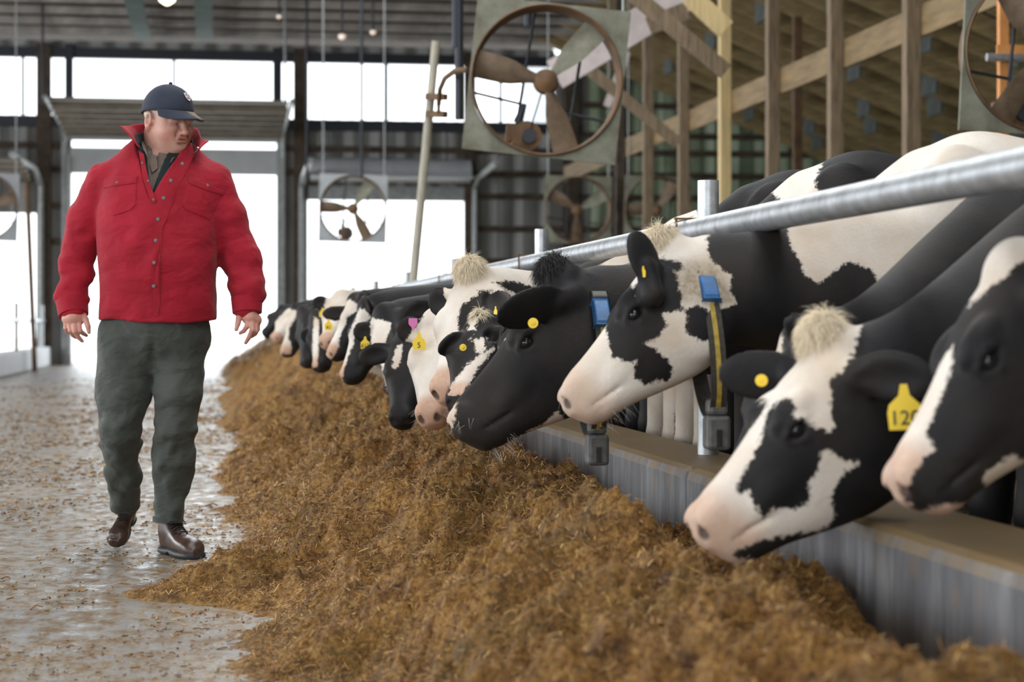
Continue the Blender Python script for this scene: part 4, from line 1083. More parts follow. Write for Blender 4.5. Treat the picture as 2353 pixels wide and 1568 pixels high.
# hanging rods
for px, y0, y1, d, mt, lab in ((1048, -60, 110, 16, 'dark_steel', 'thick dark hanger rod beside the big fan'), (1055, 160, 275, 16, 'dark_steel', 'dark hanger rod crossing the high windows beside the fan arm'),
                          (831, -40, 405, 34, 'dark_steel', 'thin dark rod holding the distant fan by the second doorway'), (655, -30, 240, 40, 'grey_steel', 'thin grey rod hanging by the raised door'),
                          (98, -30, 240, 40, 'dark_steel', 'dark rod hanging at the left of the raised door'), (1213, -40, 60, 17, 'dark_steel', 'dark rod hanging behind the top of the big fan'),
                          (705, 40, 420, 38, 'dark_steel', 'slim dark rod left of the second doorway')):
    zt = CEIL + 0.2
    a = at(px, y1, d); t_ = at(px, y0, d); 
    tag(MB().tube([a, (t_[0], t_[1], max(t_[2], min(zt, t_[2] + 1.0)))], 0.035 if d < 20 else 0.026, 8).build('hanger_rod', M[mt], smooth=True), lab, 'rod')
# hanging lamps
m, N, L, b = new_mat('lit lamp lens'); b.inputs['Emission Color'].default_value = (1, 0.86, 0.6, 1); b.inputs['Emission Strength'].default_value = 6; M['lamp'] = m
m, N, L, b = new_mat('dim lamp bulb'); b.inputs['Emission Color'].default_value = (1, 0.7, 0.5, 1); b.inputs['Emission Strength'].default_value = 0.8; M['bulb'] = m
for px, py, d, r, mt, lab in ((384, -8, 36, 0.17, 'lamp', 'lit ceiling lamp at the top edge above the man'), (786, 84, 36, 0.07, 'bulb', 'small hanging bulb left of the pair near the high windows'), (857, 74, 36, 0.055, 'bulb', 'small hanging bulb right of the pair near the high windows'),
                              (641, 38, 36, 0.045, 'bulb', 'tiny pale bulb on the ceiling above the raised door')):
    c = at(px, py, d); root = empty('barn_lamp', c); tag(root, lab, 'lamp')
    MB().tube([(0, 0, 0.6 * r), (0, 0, 0.3 * r), (0, 0, -0.5 * r), (0, 0, -0.9 * r)], [0.5 * r, r, 0.8 * r, 0.2 * r], 16).build('lens', M[mt], root, smooth=True)
    MB().tube([(0, 0, 0.5 * r), (0, 0, CEIL + 0.2 - c[2])], 0.02, 8).build('stem', M['dark_steel'], root)
# grain bin seen through the high window
c = at(1248, 300, 60)
tag(MB().tube([(c[0], c[1], 0), (c[0], c[1], 8.6), (c[0], c[1], 9.6)], [0.62, 0.62, 0.1], 32).build('feed_bin', M['galv'], smooth=True), 'grey metal bin outside, seen through the high window behind the big fan', 'bin')

# sunlit orange frame standing behind the right hand fan
p = at(2300, 120, 15.0); fr = empty('timber_stand', (p[0], p[1], 0)); tag(fr, 'orange timber stand behind the fan cut off by the upper right corner', 'stand')
M['orange'] = plain('orange timber', (0.62, 0.27, 0.08), 0.6, var=0.2, scale=4)
MB().box((-0.02, -0.03, 0), (0.05, 0.03, p[2] + 0.5)).build('upright', M['orange'], fr)
MB().box((-0.05, -0.05, p[2] - 0.04), (0.75, -0.03, p[2] + 0.05)).build('crossbar', M['orange'], fr)
MB().tube([(-0.14, -0.07, p[2] - 0.05), (0.2, -0.07, p[2] - 0.05)], 0.03, 12).build('pipe_stub', M['galv'], fr, smooth=True)
# ------------------------------------------------------------------ feed heap
def feed_z(X, Y, fine=True):
    xl = 0.10 + 0.10 * vnoise(Y * 0.9, Y * 0, seed=3) + 0.07 * vnoise(Y * 2.7, Y * 0, seed=4) - 0.42 * np.exp(-((Y - 6.95) / 0.28) ** 2) - 0.12 * np.exp(-((Y - 5.4) / 0.3) ** 2)
    H = 0.40 + 0.03 * vnoise(Y * 0.7, Y * 0, seed=5) + 0.12 * sstep(10, 20, Y) - 0.02 * sstep(5, 3.5, Y)
    t = np.clip((X - xl) / (1.02 - xl), -0.3, 1)
    z = H * np.where(t > 0, t ** 1.15 * (1.0 - 0.0 * t), t * 0.5)
    t2 = np.clip((X - 1.02) / 0.44, 0, 1)
    z = z - 0.13 * t2 * t2 - 0.05 * t2
    am = sstep(-0.01, 0.12, z)
    n = 0.10 * fbm(X * 2.8, Y * 2.2, octaves=2, seed=8) * am
    n = n + 0.070 * (0.4 - np.abs(vnoise(X * 6 + 5, Y * 4.6, seed=9))) * (0.15 + am)
    n = n + 0.026 * fbm(X * 17, Y * 15, octaves=2, seed=12) * (0.25 + am)
    if fine: n = n + 0.011 * fbm(X * 52, Y * 48, octaves=3, seed=14, gain=0.6) * (0.4 + am)
    return z + n
ysr = [2.3]
while ysr[-1] < 45: ysr.append(ysr[-1] + max(0.006, 0.0021 * ysr[-1]))
ysr = np.array(ysr); xsr = np.linspace(-0.62, 1.455, 230)
XX, YY = np.meshgrid(xsr, ysr, indexing='ij')
ZZ = feed_z(XX, YY)
edge = sstep(0, 0.08, XX + 0.62)
ZZ = np.where(XX < -0.55, -0.03, ZZ)
ZZ = np.maximum(ZZ, -0.03)
nx_, ny_ = XX.shape
idx = np.arange(nx_ * ny_).reshape(nx_, ny_)
Fq = np.stack([idx[:-1, :-1], idx[1:, :-1], idx[1:, 1:], idx[:-1, 1:]], -1).reshape(-1, 4)
Zf_ = ZZ.ravel(); keep = (Zf_[Fq] > -0.025).any(1); Fq = Fq[keep]
m, N, L, b = new_mat('chopped forage feed')
tc = N.new('ShaderNodeTexCoord')
def ramp(fac, stops):
    r = N.new('ShaderNodeValToRGB'); L.new(fac, r.inputs['Fac']); e = r.color_ramp.elements
    e[0].position, e[0].color = stops[0][0], (*stops[0][1], 1); e[1].position, e[1].color = stops[-1][0], (*stops[-1][1], 1)
    for p_, c_ in stops[1:-1]: e.new(p_).color = (*c_, 1)
    return r.outputs['Color']
def noise(scale, detail=6, rough=0.7, vec=None):
    n = N.new('ShaderNodeTexNoise'); n.inputs['Scale'].default_value = scale; n.inputs['Detail'].default_value = detail; n.inputs['Roughness'].default_value = rough
    L.new(vec or tc.outputs['Object'], n.inputs['Vector']); return n.outputs['Fac']
fine_n = noise(70, 8, 0.75); med = noise(7, 5, 0.62); big_n = noise(1.6, 4, 0.6)
c_f = ramp(fine_n, [(0.30, (0.035, 0.018, 0.005)), (0.43, (0.25, 0.115, 0.024)), (0.55, (0.52, 0.27, 0.062)), (0.70, (0.74, 0.50, 0.18))])
c_m = ramp(med, [(0.36, (0.24, 0.17, 0.11)), (0.49, (0.80, 0.75, 0.70)), (0.62, (1.0, 1.0, 0.95))])
mxx = N.new('ShaderNodeMix'); mxx.data_type = 'RGBA'; mxx.blend_type = 'MULTIPLY'; mxx.inputs['Factor'].default_value = 0.85
L.new(c_f, mxx.inputs[6]); L.new(c_m, mxx.inputs[7])
hs = N.new('ShaderNodeMix'); hs.data_type = 'RGBA'; L.new(rng_node(big_n, 0.45, 0.7, 0, 0.45), hs.inputs['Factor']); L.new(mxx.outputs[2], hs.inputs[6]); hs.inputs[7].default_value = (0.20, 0.15, 0.05, 1)
L.new(hs.outputs[2], b.inputs['Base Color']); b.inputs['Roughness'].default_value = 0.6; b.inputs['Specular IOR Level'].default_value = 0.4
bp = N.new('ShaderNodeBump'); bp.inputs['Strength'].default_value = 1.0; bp.inputs['Distance'].default_value = 0.016
L.new(fine_n, bp.inputs['Height']); L.new(bp.outputs['Normal'], b.inputs['Normal'])
M['feed'] = m
heap = link('feed_heap', mesh_np('feed_heap', np.stack([XX.ravel(), YY.ravel(), ZZ.ravel()], 1), Fq), M['feed'])
tag(heap, 'long heap of brown chopped feed banked along the kerb', 'feed', kind='stuff')

m, N, L, b = new_mat('feed stalks')
a = N.new('ShaderNodeAttribute'); a.attribute_name = 'tone'
r = N.new('ShaderNodeValToRGB'); L.new(a.outputs['Fac'], r.inputs['Fac']); e = r.color_ramp.elements
e[0].position = 0.0; e[0].color = (0.035, 0.016, 0.004, 1); e[1].position = 1.0; e[1].color = (0.62, 0.44, 0.18, 1)
e.new(0.3).color = (0.20, 0.085, 0.016, 1); e.new(0.55).color = (0.42, 0.21, 0.05, 1); e.new(0.8).color = (0.60, 0.41, 0.15, 1)
L.new(r.outputs['Color'], b.inputs['Base Color']); b.inputs['Roughness'].default_value = 0.6
M['stalks'] = m
def stalk_mesh(name, X, Y, Z, ln, rad, rise, mat):
    n = len(X); an = rng.uniform(0, 2 * np.pi, n); el = rng.normal(0, rise, n)
    d = np.stack([np.cos(an) * np.cos(el), np.sin(an) * np.cos(el), np.abs(np.sin(el)) * 0.9 - 0.06], 1)
    a_ = np.cross(d, [0, 0, 1.0]); a_ /= np.linalg.norm(a_, axis=1)[:, None] + 1e-9; b_ = np.cross(a_, d)
    c = np.stack([X, Y, Z], 1)
    mid = b_ * (ln * rng.normal(0, 0.12, n))[:, None]
    V = np.zeros((n, 3, 3, 3))
    for i, (t, off) in enumerate(((-0.5, 0), (0, 1), (0.5, 0))):
        p = c + d * (ln * t)[:, None] + mid * off
        for k2 in range(3):
            q = 2 * math.pi * k2 / 3
            V[:, i, k2] = p + (a_ * math.cos(q) * 1.5 + b_ * math.sin(q) * 0.7) * rad[:, None]
    base = (np.arange(n) * 9)[:, None]; F = []
    for i in range(2):
        for k2 in range(3): F.append(base + np.array([i*3+k2, i*3+(k2+1) % 3, (i+1)*3+(k2+1) % 3, (i+1)*3+k2])[None])
    me = mesh_np(name, V.reshape(-1, 3), np.concatenate(F), smooth=False)
    tone = np.clip(rng.beta(1.8, 2.6, n), 0, 1); attr(me, 'tone', np.repeat(tone, 9))
    return link(name, me, mat)
n = 150000
Ys = 3.0 * (18.0 / 3.0) ** rng.uniform(0, 1, n); Xs = rng.uniform(-0.35, 1.44, n)
Zs = feed_z(Xs, Ys)
ok = Zs > 0.012
Xs, Ys, Zs = Xs[ok], Ys[ok], Zs[ok]
sc_ = np.clip(Ys / 6.5, 0.8, 2.2)
st = stalk_mesh('stalks', Xs, Ys, Zs + 0.002, rng.gamma(3.0, 0.0062, len(Xs)) * sc_ + 0.008, rng.uniform(0.0006, 0.0014, len(Xs)) * sc_, 0.55, M['stalks'])
st.parent = heap; st['kind'] = 'stuff'; st['label'] = 'loose chopped stalks'
# litter scattered on the wet floor
n = 26000
Ys = 3.4 * (34 / 3.4) ** rng.uniform(0, 1, n); Xs = 0.9 - np.abs(rng.normal(0, 1.6, n)); Xs = np.where(rng.uniform(size=n) < 0.35, rng.uniform(-4, 0.6, n), Xs)
cl_ = vnoise(Xs * 2.0, Ys * 1.6, seed=33) + 0.5 * vnoise(Xs * 6, Ys * 5, seed=34)
ok = (feed_z(Xs, Ys, False) < 0.015) & (Xs > -3.65) & (cl_ + rng.normal(0, 0.35, n) > 0.0)
Xs, Ys = Xs[ok], Ys[ok]; sc_ = np.clip(Ys / 6.5, 0.8, 3)
lt = stalk_mesh('feed_litter', Xs, Ys, np.full(len(Xs), 0.003), rng.gamma(2.0, 0.006, len(Xs)) * sc_ + 0.006, rng.uniform(0.0008, 0.003, len(Xs)) * sc_, 0.12, M['stalks'])
tag(lt, 'thin brown litter scattered over the wet concrete floor', 'litter', kind='stuff')
# ------------------------------------------------------------------ the man
MD = 8.03
man_o = at(360, 1275, MD); man_o[2] = 0.0
MX0 = (360 - W_PX / 2) / F_PX * MD
def mp(px, py, y=0.0):
    d = MD + y
    return np.array([(px - W_PX / 2) / F_PX * d - MX0, y, 0.93 + (HORIZON - py) / F_PX * d])
m, N, L, b = new_mat('ruddy skin')
tc = N.new('ShaderNodeTexCoord')
nz = N.new('ShaderNodeTexNoise'); nz.inputs['Scale'].default_value = 26; nz.inputs['Detail'].default_value = 5; L.new(tc.outputs['Object'], nz.inputs['Vector'])
sk = cmix(rng_node(nz.outputs['Fac'], 0.3, 0.7), (0.53, 0.285, 0.225), (0.65, 0.39, 0.31))
sk = cmix(anode('blush'), sk, (0.52, 0.17, 0.14))
sk = cmix(anode('stubble'), sk, (0.38, 0.29, 0.23))
sk = cmix(anode('brow'), sk, (0.20, 0.13, 0.09))
L.new(sk, b.inputs['Base Color']); b.inputs['Roughness'].default_value = 0.48; b.inputs['Subsurface Weight'].default_value = 0.06; b.inputs['Subsurface Radius'].default_value = (0.02, 0.008, 0.005)
bp = N.new('ShaderNodeBump'); bp.inputs['Strength'].default_value = 0.15; bp.inputs['Distance'].default_value = 0.002
n5 = N.new('ShaderNodeTexNoise'); n5.inputs['Scale'].default_value = 260; L.new(tc.outputs['Object'], n5.inputs['Vector']); L.new(n5.outputs['Fac'], bp.inputs['Height']); L.new(bp.outputs['Normal'], b.inputs['Normal'])
M['skin'] = m
def cloth(name, c1_, c2_, scale=7, rough=0.8, folds=None):
    m, N, L, b = new_mat(name)
    tc = N.new('ShaderNodeTexCoord'); nz = N.new('ShaderNodeTexNoise'); nz.inputs['Scale'].default_value = scale; nz.inputs['Detail'].default_value = 6
    L.new(tc.outputs['Object'], nz.inputs['Vector'])
    r = N.new('ShaderNodeValToRGB'); L.new(nz.outputs['Fac'], r.inputs['Fac'])
    r.color_ramp.elements[0].position = 0.32; r.color_ramp.elements[0].color = (*c1_, 1); r.color_ramp.elements[1].position = 0.68; r.color_ramp.elements[1].color = (*c2_, 1)
    L.new(r.outputs['Color'], b.inputs['Base Color']); b.inputs['Roughness'].default_value = rough; b.inputs['Specular IOR Level'].default_value = 0.3
    b.inputs['Sheen Weight'].default_value = 0.08
    n2 = N.new('ShaderNodeTexNoise'); n2.inputs['Scale'].default_value = 45; n2.inputs['Detail'].default_value = 7; n2.inputs['Roughness'].default_value = 0.7; L.new(tc.outputs['Object'], n2.inputs['Vector'])
    bp = N.new('ShaderNodeBump'); bp.inputs['Strength'].default_value = 0.35; bp.inputs['Distance'].default_value = 0.004; L.new(n2.outputs['Fac'], bp.inputs['Height']); L.new(bp.outputs['Normal'], b.inputs['Normal'])
    if folds:
        mp2 = N.new('ShaderNodeMapping'); mp2.inputs['Scale'].default_value = (1, 1, folds[1]); mp2.inputs['Rotation'].default_value = (0, 0.5, 0); L.new(tc.outputs['Object'], mp2.inputs['Vector'])
        n3 = N.new('ShaderNodeTexNoise'); n3.inputs['Scale'].default_value = folds[0]; n3.inputs['Detail'].default_value = 3; n3.inputs['Roughness'].default_value = 0.45; n3.inputs['Distortion'].default_value = 0.25; L.new(mp2.outputs['Vector'], n3.inputs['Vector'])
        b2 = N.new('ShaderNodeBump'); b2.inputs['Strength'].default_value = folds[2]; b2.inputs['Distance'].default_value = 0.03; L.new(n3.outputs['Fac'], b2.inputs['Height']); L.new(b2.outputs['Normal'], bp.inputs['Normal'])
    return m
M['red'] = cloth('red canvas jacket', (0.29, 0.0055, 0.019), (0.38, 0.009, 0.027), folds=(8, 1.4, 0.85))
M['red_seam'] = cloth('red canvas seam', (0.28, 0.005, 0.017), (0.36, 0.009, 0.025), 20)
M['lining'] = cloth('dark green lining', (0.006, 0.014, 0.016), (0.012, 0.022, 0.024))
M['trouser'] = cloth('grey green trousers', (0.040, 0.046, 0.040), (0.066, 0.074, 0.064), 5, 0.7, folds=(9, 1.5, 0.9))
M['navy'] = cloth('navy cap cotton', (0.020, 0.027, 0.05), (0.035, 0.042, 0.066), 12)
M['brim'] = cloth('navy brim with a faded brown corner', (0.022, 0.028, 0.05), (0.034, 0.04, 0.06), 9)
M['worn_brim'] = cloth('faded brown brim cloth', (0.16, 0.125, 0.09), (0.20, 0.155, 0.11), 12)
m, N, L, b = new_mat('brown checked shirt')
tc = N.new('ShaderNodeTexCoord'); ck_ = N.new('ShaderNodeTexBrick'); ck_.inputs['Scale'].default_value = 55; ck_.offset = 0; ck_.inputs['Mortar Size'].default_value = 0.09
ck_.inputs['Color1'].default_value = (0.075, 0.052, 0.042, 1); ck_.inputs['Color2'].default_value = (0.055, 0.038, 0.032, 1); ck_.inputs['Mortar'].default_value = (0.17, 0.13, 0.11, 1)
mp_ = N.new('ShaderNodeMapping'); mp_.inputs['Rotation'].default_value = (math.radians(90), 0, 0); L.new(tc.outputs['Object'], mp_.inputs['Vector']); L.new(mp_.outputs['Vector'], ck_.inputs['Vector'])
L.new(ck_.outputs['Color'], b.inputs['Base Color']); b.inputs['Roughness'].default_value = 0.8
M['shirt'] = m
M['boot'] = plain('brown work boot leather', (0.055, 0.030, 0.022), 0.32, var=0.35, scale=14, bump=0.05)
M['sole'] = plain('dark rubber sole', (0.028, 0.028, 0.032), 0.55, var=0.2, scale=20)
M['lace'] = plain('dark lace', (0.012, 0.010, 0.009), 0.7)
M['button'] = plain('antique metal button', (0.16, 0.15, 0.15), 0.45, 0.6)
M['eyeball'] = plain('eye white', (0.30, 0.26, 0.25), 0.2)
M['iris'] = plain('grey blue iris', (0.05, 0.06, 0.075), 0.1)
M['logo_white'] = plain('white embroidery', (0.72, 0.74, 0.80), 0.7)
M['logo_red'] = plain('red embroidery', (0.55, 0.03, 0.06), 0.7)
M['logo_navy'] = plain('dark embroidery', (0.02, 0.025, 0.05), 0.7)

# ---- head frame
PSI, THE = math.radians(48), math.radians(9)
HF = np.array([math.sin(PSI) * math.cos(THE), -math.cos(PSI) * math.cos(THE), -math.sin(THE)])
HR = np.array([-math.cos(PSI), -math.sin(PSI), 0.0]); HC = np.cross(HR, HF)
HO = np.array([0.044, 0.0, 1.745])
HM = np.stack([HF, HR, HC])
def hd(a, b_, c): return HO + a * HF + b_ * HR + c * HC
# ---- body
gx = axis_grid([(-0.44, -0.24, 0.0034), (-0.24, -0.10, 0.012), (-0.10, 0.20, 0.0038), (0.20, 0.29, 0.012), (0.29, 0.45, 0.0034)])
gy = axis_grid([(-0.20, -0.12, 0.006), (-0.12, 0.13, 0.0042), (0.13, 0.5, 0.016)])
gz = axis_grid([(0.06, 0.82, 0.016), (0.82, 1.02, 0.0034), (1.02, 1.52, 0.014), (1.52, 1.90, 0.0038)])
bf = Field(gx, gy, gz)
# trunk and limbs under the clothes
bf.ell((0, 0.0, 1.22), (0.17, 0.12, 0.30), k=0.03); bf.ell((0, 0.02, 0.92), (0.16, 0.11, 0.14), k=0.04)
LA = [(-0.19, 0.02, 1.49), (-0.285, 0.02, 1.34), (-0.328, 0.03, 1.17), (-0.333, 0.0, 1.05), (-0.325, -0.03, 0.985)]
RA = [(0.20, 0.02, 1.49), (0.278, 0.02, 1.36), (0.332, 0.02, 1.19), (0.362, -0.01, 1.07), (0.368, -0.03, 0.99)]
for A in (LA, RA): bf.chain(A, [0.06, 0.05, 0.042, 0.036, 0.031], 0.03)
LL = [mp(297, 790, 0.02), mp(282, 910, 0.0), mp(277, 985, -0.01), mp(281, 1080, 0.16), mp(289, 1165, 0.33)]
RL = [mp(412, 790, 0.02), mp(408, 905, 0.0), mp(403, 1000, 0.0), mp(399, 1060, 0.01), mp(391, 1110, 0.02), np.array([0.053, 0.03, 0.10])]
bf.chain(LL, [0.09, 0.07, 0.055, 0.05, 0.03], 0.03); bf.chain(RL, [0.09, 0.065, 0.06, 0.05, 0.042, 0.028], 0.03)
# neck
bf.cone((0.015, 0.035, 1.50), (0.028, 0.03, 1.60), 0.10, 0.082, 0.04); bf.cone((0.028, 0.03, 1.58), hd(-0.025, 0, -0.05), 0.082, 0.074, 0.03)
# head
def he(c, r, k=0.02, cut=False): bf.ell(hd(*c), r, HM, k, cut)
he((-0.012, 0, 0.045), (0.106, 0.084, 0.092)); he((0.028, 0, -0.028), (0.074, 0.072, 0.096), 0.03)
for q in (-1, 1):
    he((0.018, q*0.042, -0.060), (0.056, 0.031, 0.042), 0.04); he((0.066, q*0.040, -0.034), (0.026, 0.030, 0.028), 0.03)
    he((0.026, q*0.060, -0.01), (0.04, 0.016, 0.05), 0.03)
he((0.084, 0, -0.096), (0.023, 0.027, 0.019), 0.025); he((0.025, 0, -0.102), (0.050, 0.052, 0.026), 0.04)
he((0.082, 0, -0.066), (0.022, 0.036, 0.022), 0.03)
for q in (-1, 1):
    he((0.093, q*0.029, 0.020), (0.014, 0.028, 0.009), 0.016)
    he((0.105, q*0.033, 0.001), (0.020, 0.020, 0.0095), 0.012, True)
    bf.chain([hd(0.088, q*0.015, 0.005), hd(0.0960, q*0.032, 0.0108), hd(0.080, q*0.052, 0.003)], [0.0050, 0.0062, 0.005], 0.008)   # upper lid
    bf.chain([hd(0.087, q*0.016, -0.006), hd(0.0935, q*0.033, -0.0100), hd(0.080, q*0.050, -0.006)], [0.004, 0.0048, 0.004], 0.008)
    he((0.086, q*0.034, -0.020), (0.016, 0.020, 0.010), 0.015)
bf.cone(hd(0.092, 0, 0.016), hd(0.123, 0, -0.028), 0.0085, 0.0125, 0.014)
he((0.123, 0, -0.031), (0.0135, 0.0145, 0.0115), 0.01)
for q in (-1, 1):
    he((0.104, q*0.0145, -0.036), (0.013, 0.0085, 0.0095), 0.008); he((0.110, q*0.0075, -0.0445), (0.007, 0.0035, 0.003), 0.003, True)
he((0.0960, 0, -0.0570), (0.011, 0.026, 0.0055), 0.010); he((0.0935, 0, -0.0680), (0.011, 0.022, 0.0060), 0.008)
he((0.110, 0, -0.0622), (0.020, 0.024, 0.0018), 0.003, True)
he((0.106, 0, -0.0800), (0.012, 0.020, 0.0040), 0.010, True)
for q in (-1, 1):
    for i in range(5):
        t = i / 4.0; he((0.103 - 0.014 * t, q * (0.025 + 0.013 * t), -0.034 - 0.030 * t), (0.003, 0.0012, 0.007), 0.007, True)
    # ears
    Re = np.stack([unit(HF * 0.9 - HR * q * -0.35), unit(HR * q), HC]); Re[1] = unit(np.cross(Re[2], Re[0]) * 1.0)
    bf.ell(hd(-0.006, q*0.092, 0.000), (0.028, 0.013, 0.037), Re, k=0.008)
    bf.ell(hd(-0.004, q*0.090, -0.028), (0.014, 0.009, 0.014), Re, k=0.012)
    bf.ell(hd(0.001, q*0.104, 0.004), (0.015, 0.013, 0.021), Re, k=0.005, cut=True)
    bf.ell(hd(0.018, q*0.088, -0.006), (0.006, 0.008, 0.009), Re, k=0.006)
# hands (finger joints traced one by one)
def hz(zx, zy, y, x0): return mp(x0 + zx / 14.26, 690 + zy / 14.26, y)
def hand(x0, wrist, palm, fingers, thumb, rp):
    bf.chain([wrist] + palm, rp, 0.02)
    for pts, rs in fingers: bf.chain(pts, rs, 0.006)
    bf.chain(*thumb, 0.008)
Hl = lambda a, b_, y=0: hz(a, b_, -0.05 + y, 120)
bf.chain([LA[-1], Hl(760, 420, .015), Hl(700, 560)], [0.031, 0.030, 0.030], 0.02)
bf.chain([Hl(540, 560, .004), Hl(700, 560, -.004), Hl(830, 590, .004)], [0.021, 0.024, 0.020], 0.02)
bf.chain([Hl(480, 640, .01), Hl(840, 660, .004)], [0.018, 0.020], 0.02)
for pts, rs in (([Hl(850, 640, -.004), Hl(905, 1010, -.022), Hl(1015, 1095, -.004), Hl(1125, 1160, .012)], [0.0125, 0.0115, 0.0095, 0.0075]),
                ([Hl(700, 660, -.010), Hl(745, 1030, -.030), Hl(850, 1210, -.014), Hl(985, 1345, .0)], [0.0125, 0.0115, 0.0100, 0.0078]),
                ([Hl(565, 700, -.004), Hl(590, 1000, -.024), Hl(680, 1150, -.006), Hl(770, 1225, .010)], [0.0118, 0.0108, 0.0092, 0.0074]),
                ([Hl(445, 700, .008), Hl(440, 920, -.010), Hl(490, 1030, .004), Hl(560, 1090, .016)], [0.0102, 0.0092, 0.0080, 0.0066]),
                ([Hl(980, 470, .016), Hl(1095, 640, -.004), Hl(1170, 860, -.014), Hl(1205, 1060, -.016)], [0.018, 0.0135, 0.0115, 0.0082])):
    bf.chain(pts, [r * 0.94 for r in rs], 0.0022)
Hr = lambda a, b_, y=0: hz(a, b_, -0.05 + y, 520)
bf.chain([RA[-1], Hr(750, 330, .015), Hr(790, 500)], [0.030, 0.026, 0.024], 0.015)
bf.chain([Hr(680, 540, .006), Hr(830, 560, -.002), Hr(990, 600, .006)], [0.018, 0.021, 0.017], 0.012)
bf.chain([Hr(700, 640, .004), Hr(1010, 700, .008)], [0.018, 0.016], 0.02)
for pts, rs in (([Hr(705, 620, .0), Hr(680, 860, -.02), Hr(570, 1015, -.006), Hr(450, 1085, .010)], [0.0125, 0.0115, 0.0096, 0.0076]),
                ([Hr(850, 660, -.008), Hr(850, 980, -.028), Hr(750, 1210, -.014), Hr(635, 1400, .004)], [0.0128, 0.0118, 0.0102, 0.0080]),
                ([Hr(970, 700, .0), Hr(970, 1010, -.018), Hr(880, 1150, .0), Hr(800, 1210, .012)], [0.0112, 0.0105, 0.0092, 0.0074]),
                ([Hr(1040, 740, .014), Hr(1040, 960, .0), Hr(960, 1110, .014), Hr(880, 1180, .024)], [0.0098, 0.0090, 0.0080, 0.0066]),
                ([Hr(560, 420, .014), Hr(425, 560, -.004), Hr(375, 780, -.016), Hr(325, 965, -.020)], [0.017, 0.0140, 0.0118, 0.0086])):
    bf.chain(pts, [r * 0.94 for r in rs], 0.0022)
V_, F_ = bf.mesh(1)
me = mesh_np('person', V_, F_)
q_ = (V_ - HO) @ HM.T; a_, b_, c_ = q_.T
hm_ = (V_[:, 2] > 1.58)
def blob(ca, cb, cc, ra, rb, rc): return np.exp(-(((a_-ca)/ra)**2 + ((np.abs(b_)-cb)/rb)**2 + ((c_-cc)/rc)**2)) * hm_
attr(me, 'blush', np.clip(0.8 * blob(0.07, 0.05, -0.04, 0.04, 0.03, 0.035) + 0.8 * blob(0.125, 0, -0.03, 0.025, 0.02, 0.018) + 0.6 * blob(0, 0.095, 0, 0.04, 0.02, 0.04)
     + 0.4 * blob(0.1, 0, -0.0625, 0.02, 0.026, 0.011) + 0.35 * (V_[:, 2] < 1.02), 0, 1))
attr(me, 'stubble', np.clip(0.75 * sstep(0.045, 0.015, a_) * sstep(-0.005, 0.02, c_) * hm_ + 0.22 * blob(0.08, 0.0, -0.10, 0.05, 0.06, 0.03), 0, 1))
attr(me, 'brow', 0.75 * blob(0.1, 0.032, 0.0225, 0.03, 0.022, 0.005))
person = link('person', me, M['skin']); person.location = man_o; person.rotation_euler = (0, 0, -YAW)
tag(person, 'man in red jacket and navy cap walking along the alley, looking at the cows', 'person')
def sphere(name, c, r, mat, parent, n=14):
    mb = MB(); Vs = [c + r * np.array([math.sin(math.pi*i/n)*math.cos(2*math.pi*j/n), math.sin(math.pi*i/n)*math.sin(2*math.pi*j/n), math.cos(math.pi*i/n)]) for i in range(n+1) for j in range(n)]
    mb.add(Vs, [(i*n+j, (i+1)*n+j, (i+1)*n+(j+1) % n, i*n+(j+1) % n) for i in range(n) for j in range(n)])
    o = mb.build(name, mat, parent, smooth=True); o.modifiers.clear(); return o
for q in (-1, 1):
    eo = sphere('eye', hd(0.0845, q*0.0325, 0.0005), 0.0118, M['eyeball'], person)
    g_ = unit(HF * 0.9 + HR * -0.30 + HC * -0.22)
    sphere('iris', hd(0.0845, q*0.0325, 0.0005) + g_ * 0.0072, 0.0058, M['iris'], eo)

# ---- front projection helper
def front_map(f):
    neg = f.D < 0; j = neg.argmax(1); has = neg.any(1)
    I, K = np.meshgrid(np.arange(f.D.shape[0]), np.arange(f.D.shape[2]), indexing='ij'); jm = np.maximum(j - 1, 0)
    d0 = f.D[I, jm, K]; d1 = f.D[I, j, K]; t = np.where(d0 != d1, d0 / (d0 - d1 + 1e-12), 0)
    y = f.ax[1][jm] + np.clip(t, 0, 1) * (f.ax[1][j] - f.ax[1][jm]); y[~has] = np.nan
    def sample(x, z):
        xs, zs = f.ax[0], f.ax[2]
        i = np.clip(np.searchsorted(xs, x) - 1, 0, len(xs) - 2); k2 = np.clip(np.searchsorted(zs, z) - 1, 0, len(zs) - 2)
        u = (x - xs[i]) / (xs[i+1] - xs[i]); v = (z - zs[k2]) / (zs[k2+1] - zs[k2])
        vals = np.stack([y[i, k2] * (1-u) * (1-v), y[i+1, k2] * u * (1-v), y[i, k2+1] * (1-u) * v, y[i+1, k2+1] * u * v])
        return vals.sum(0)
    return sample
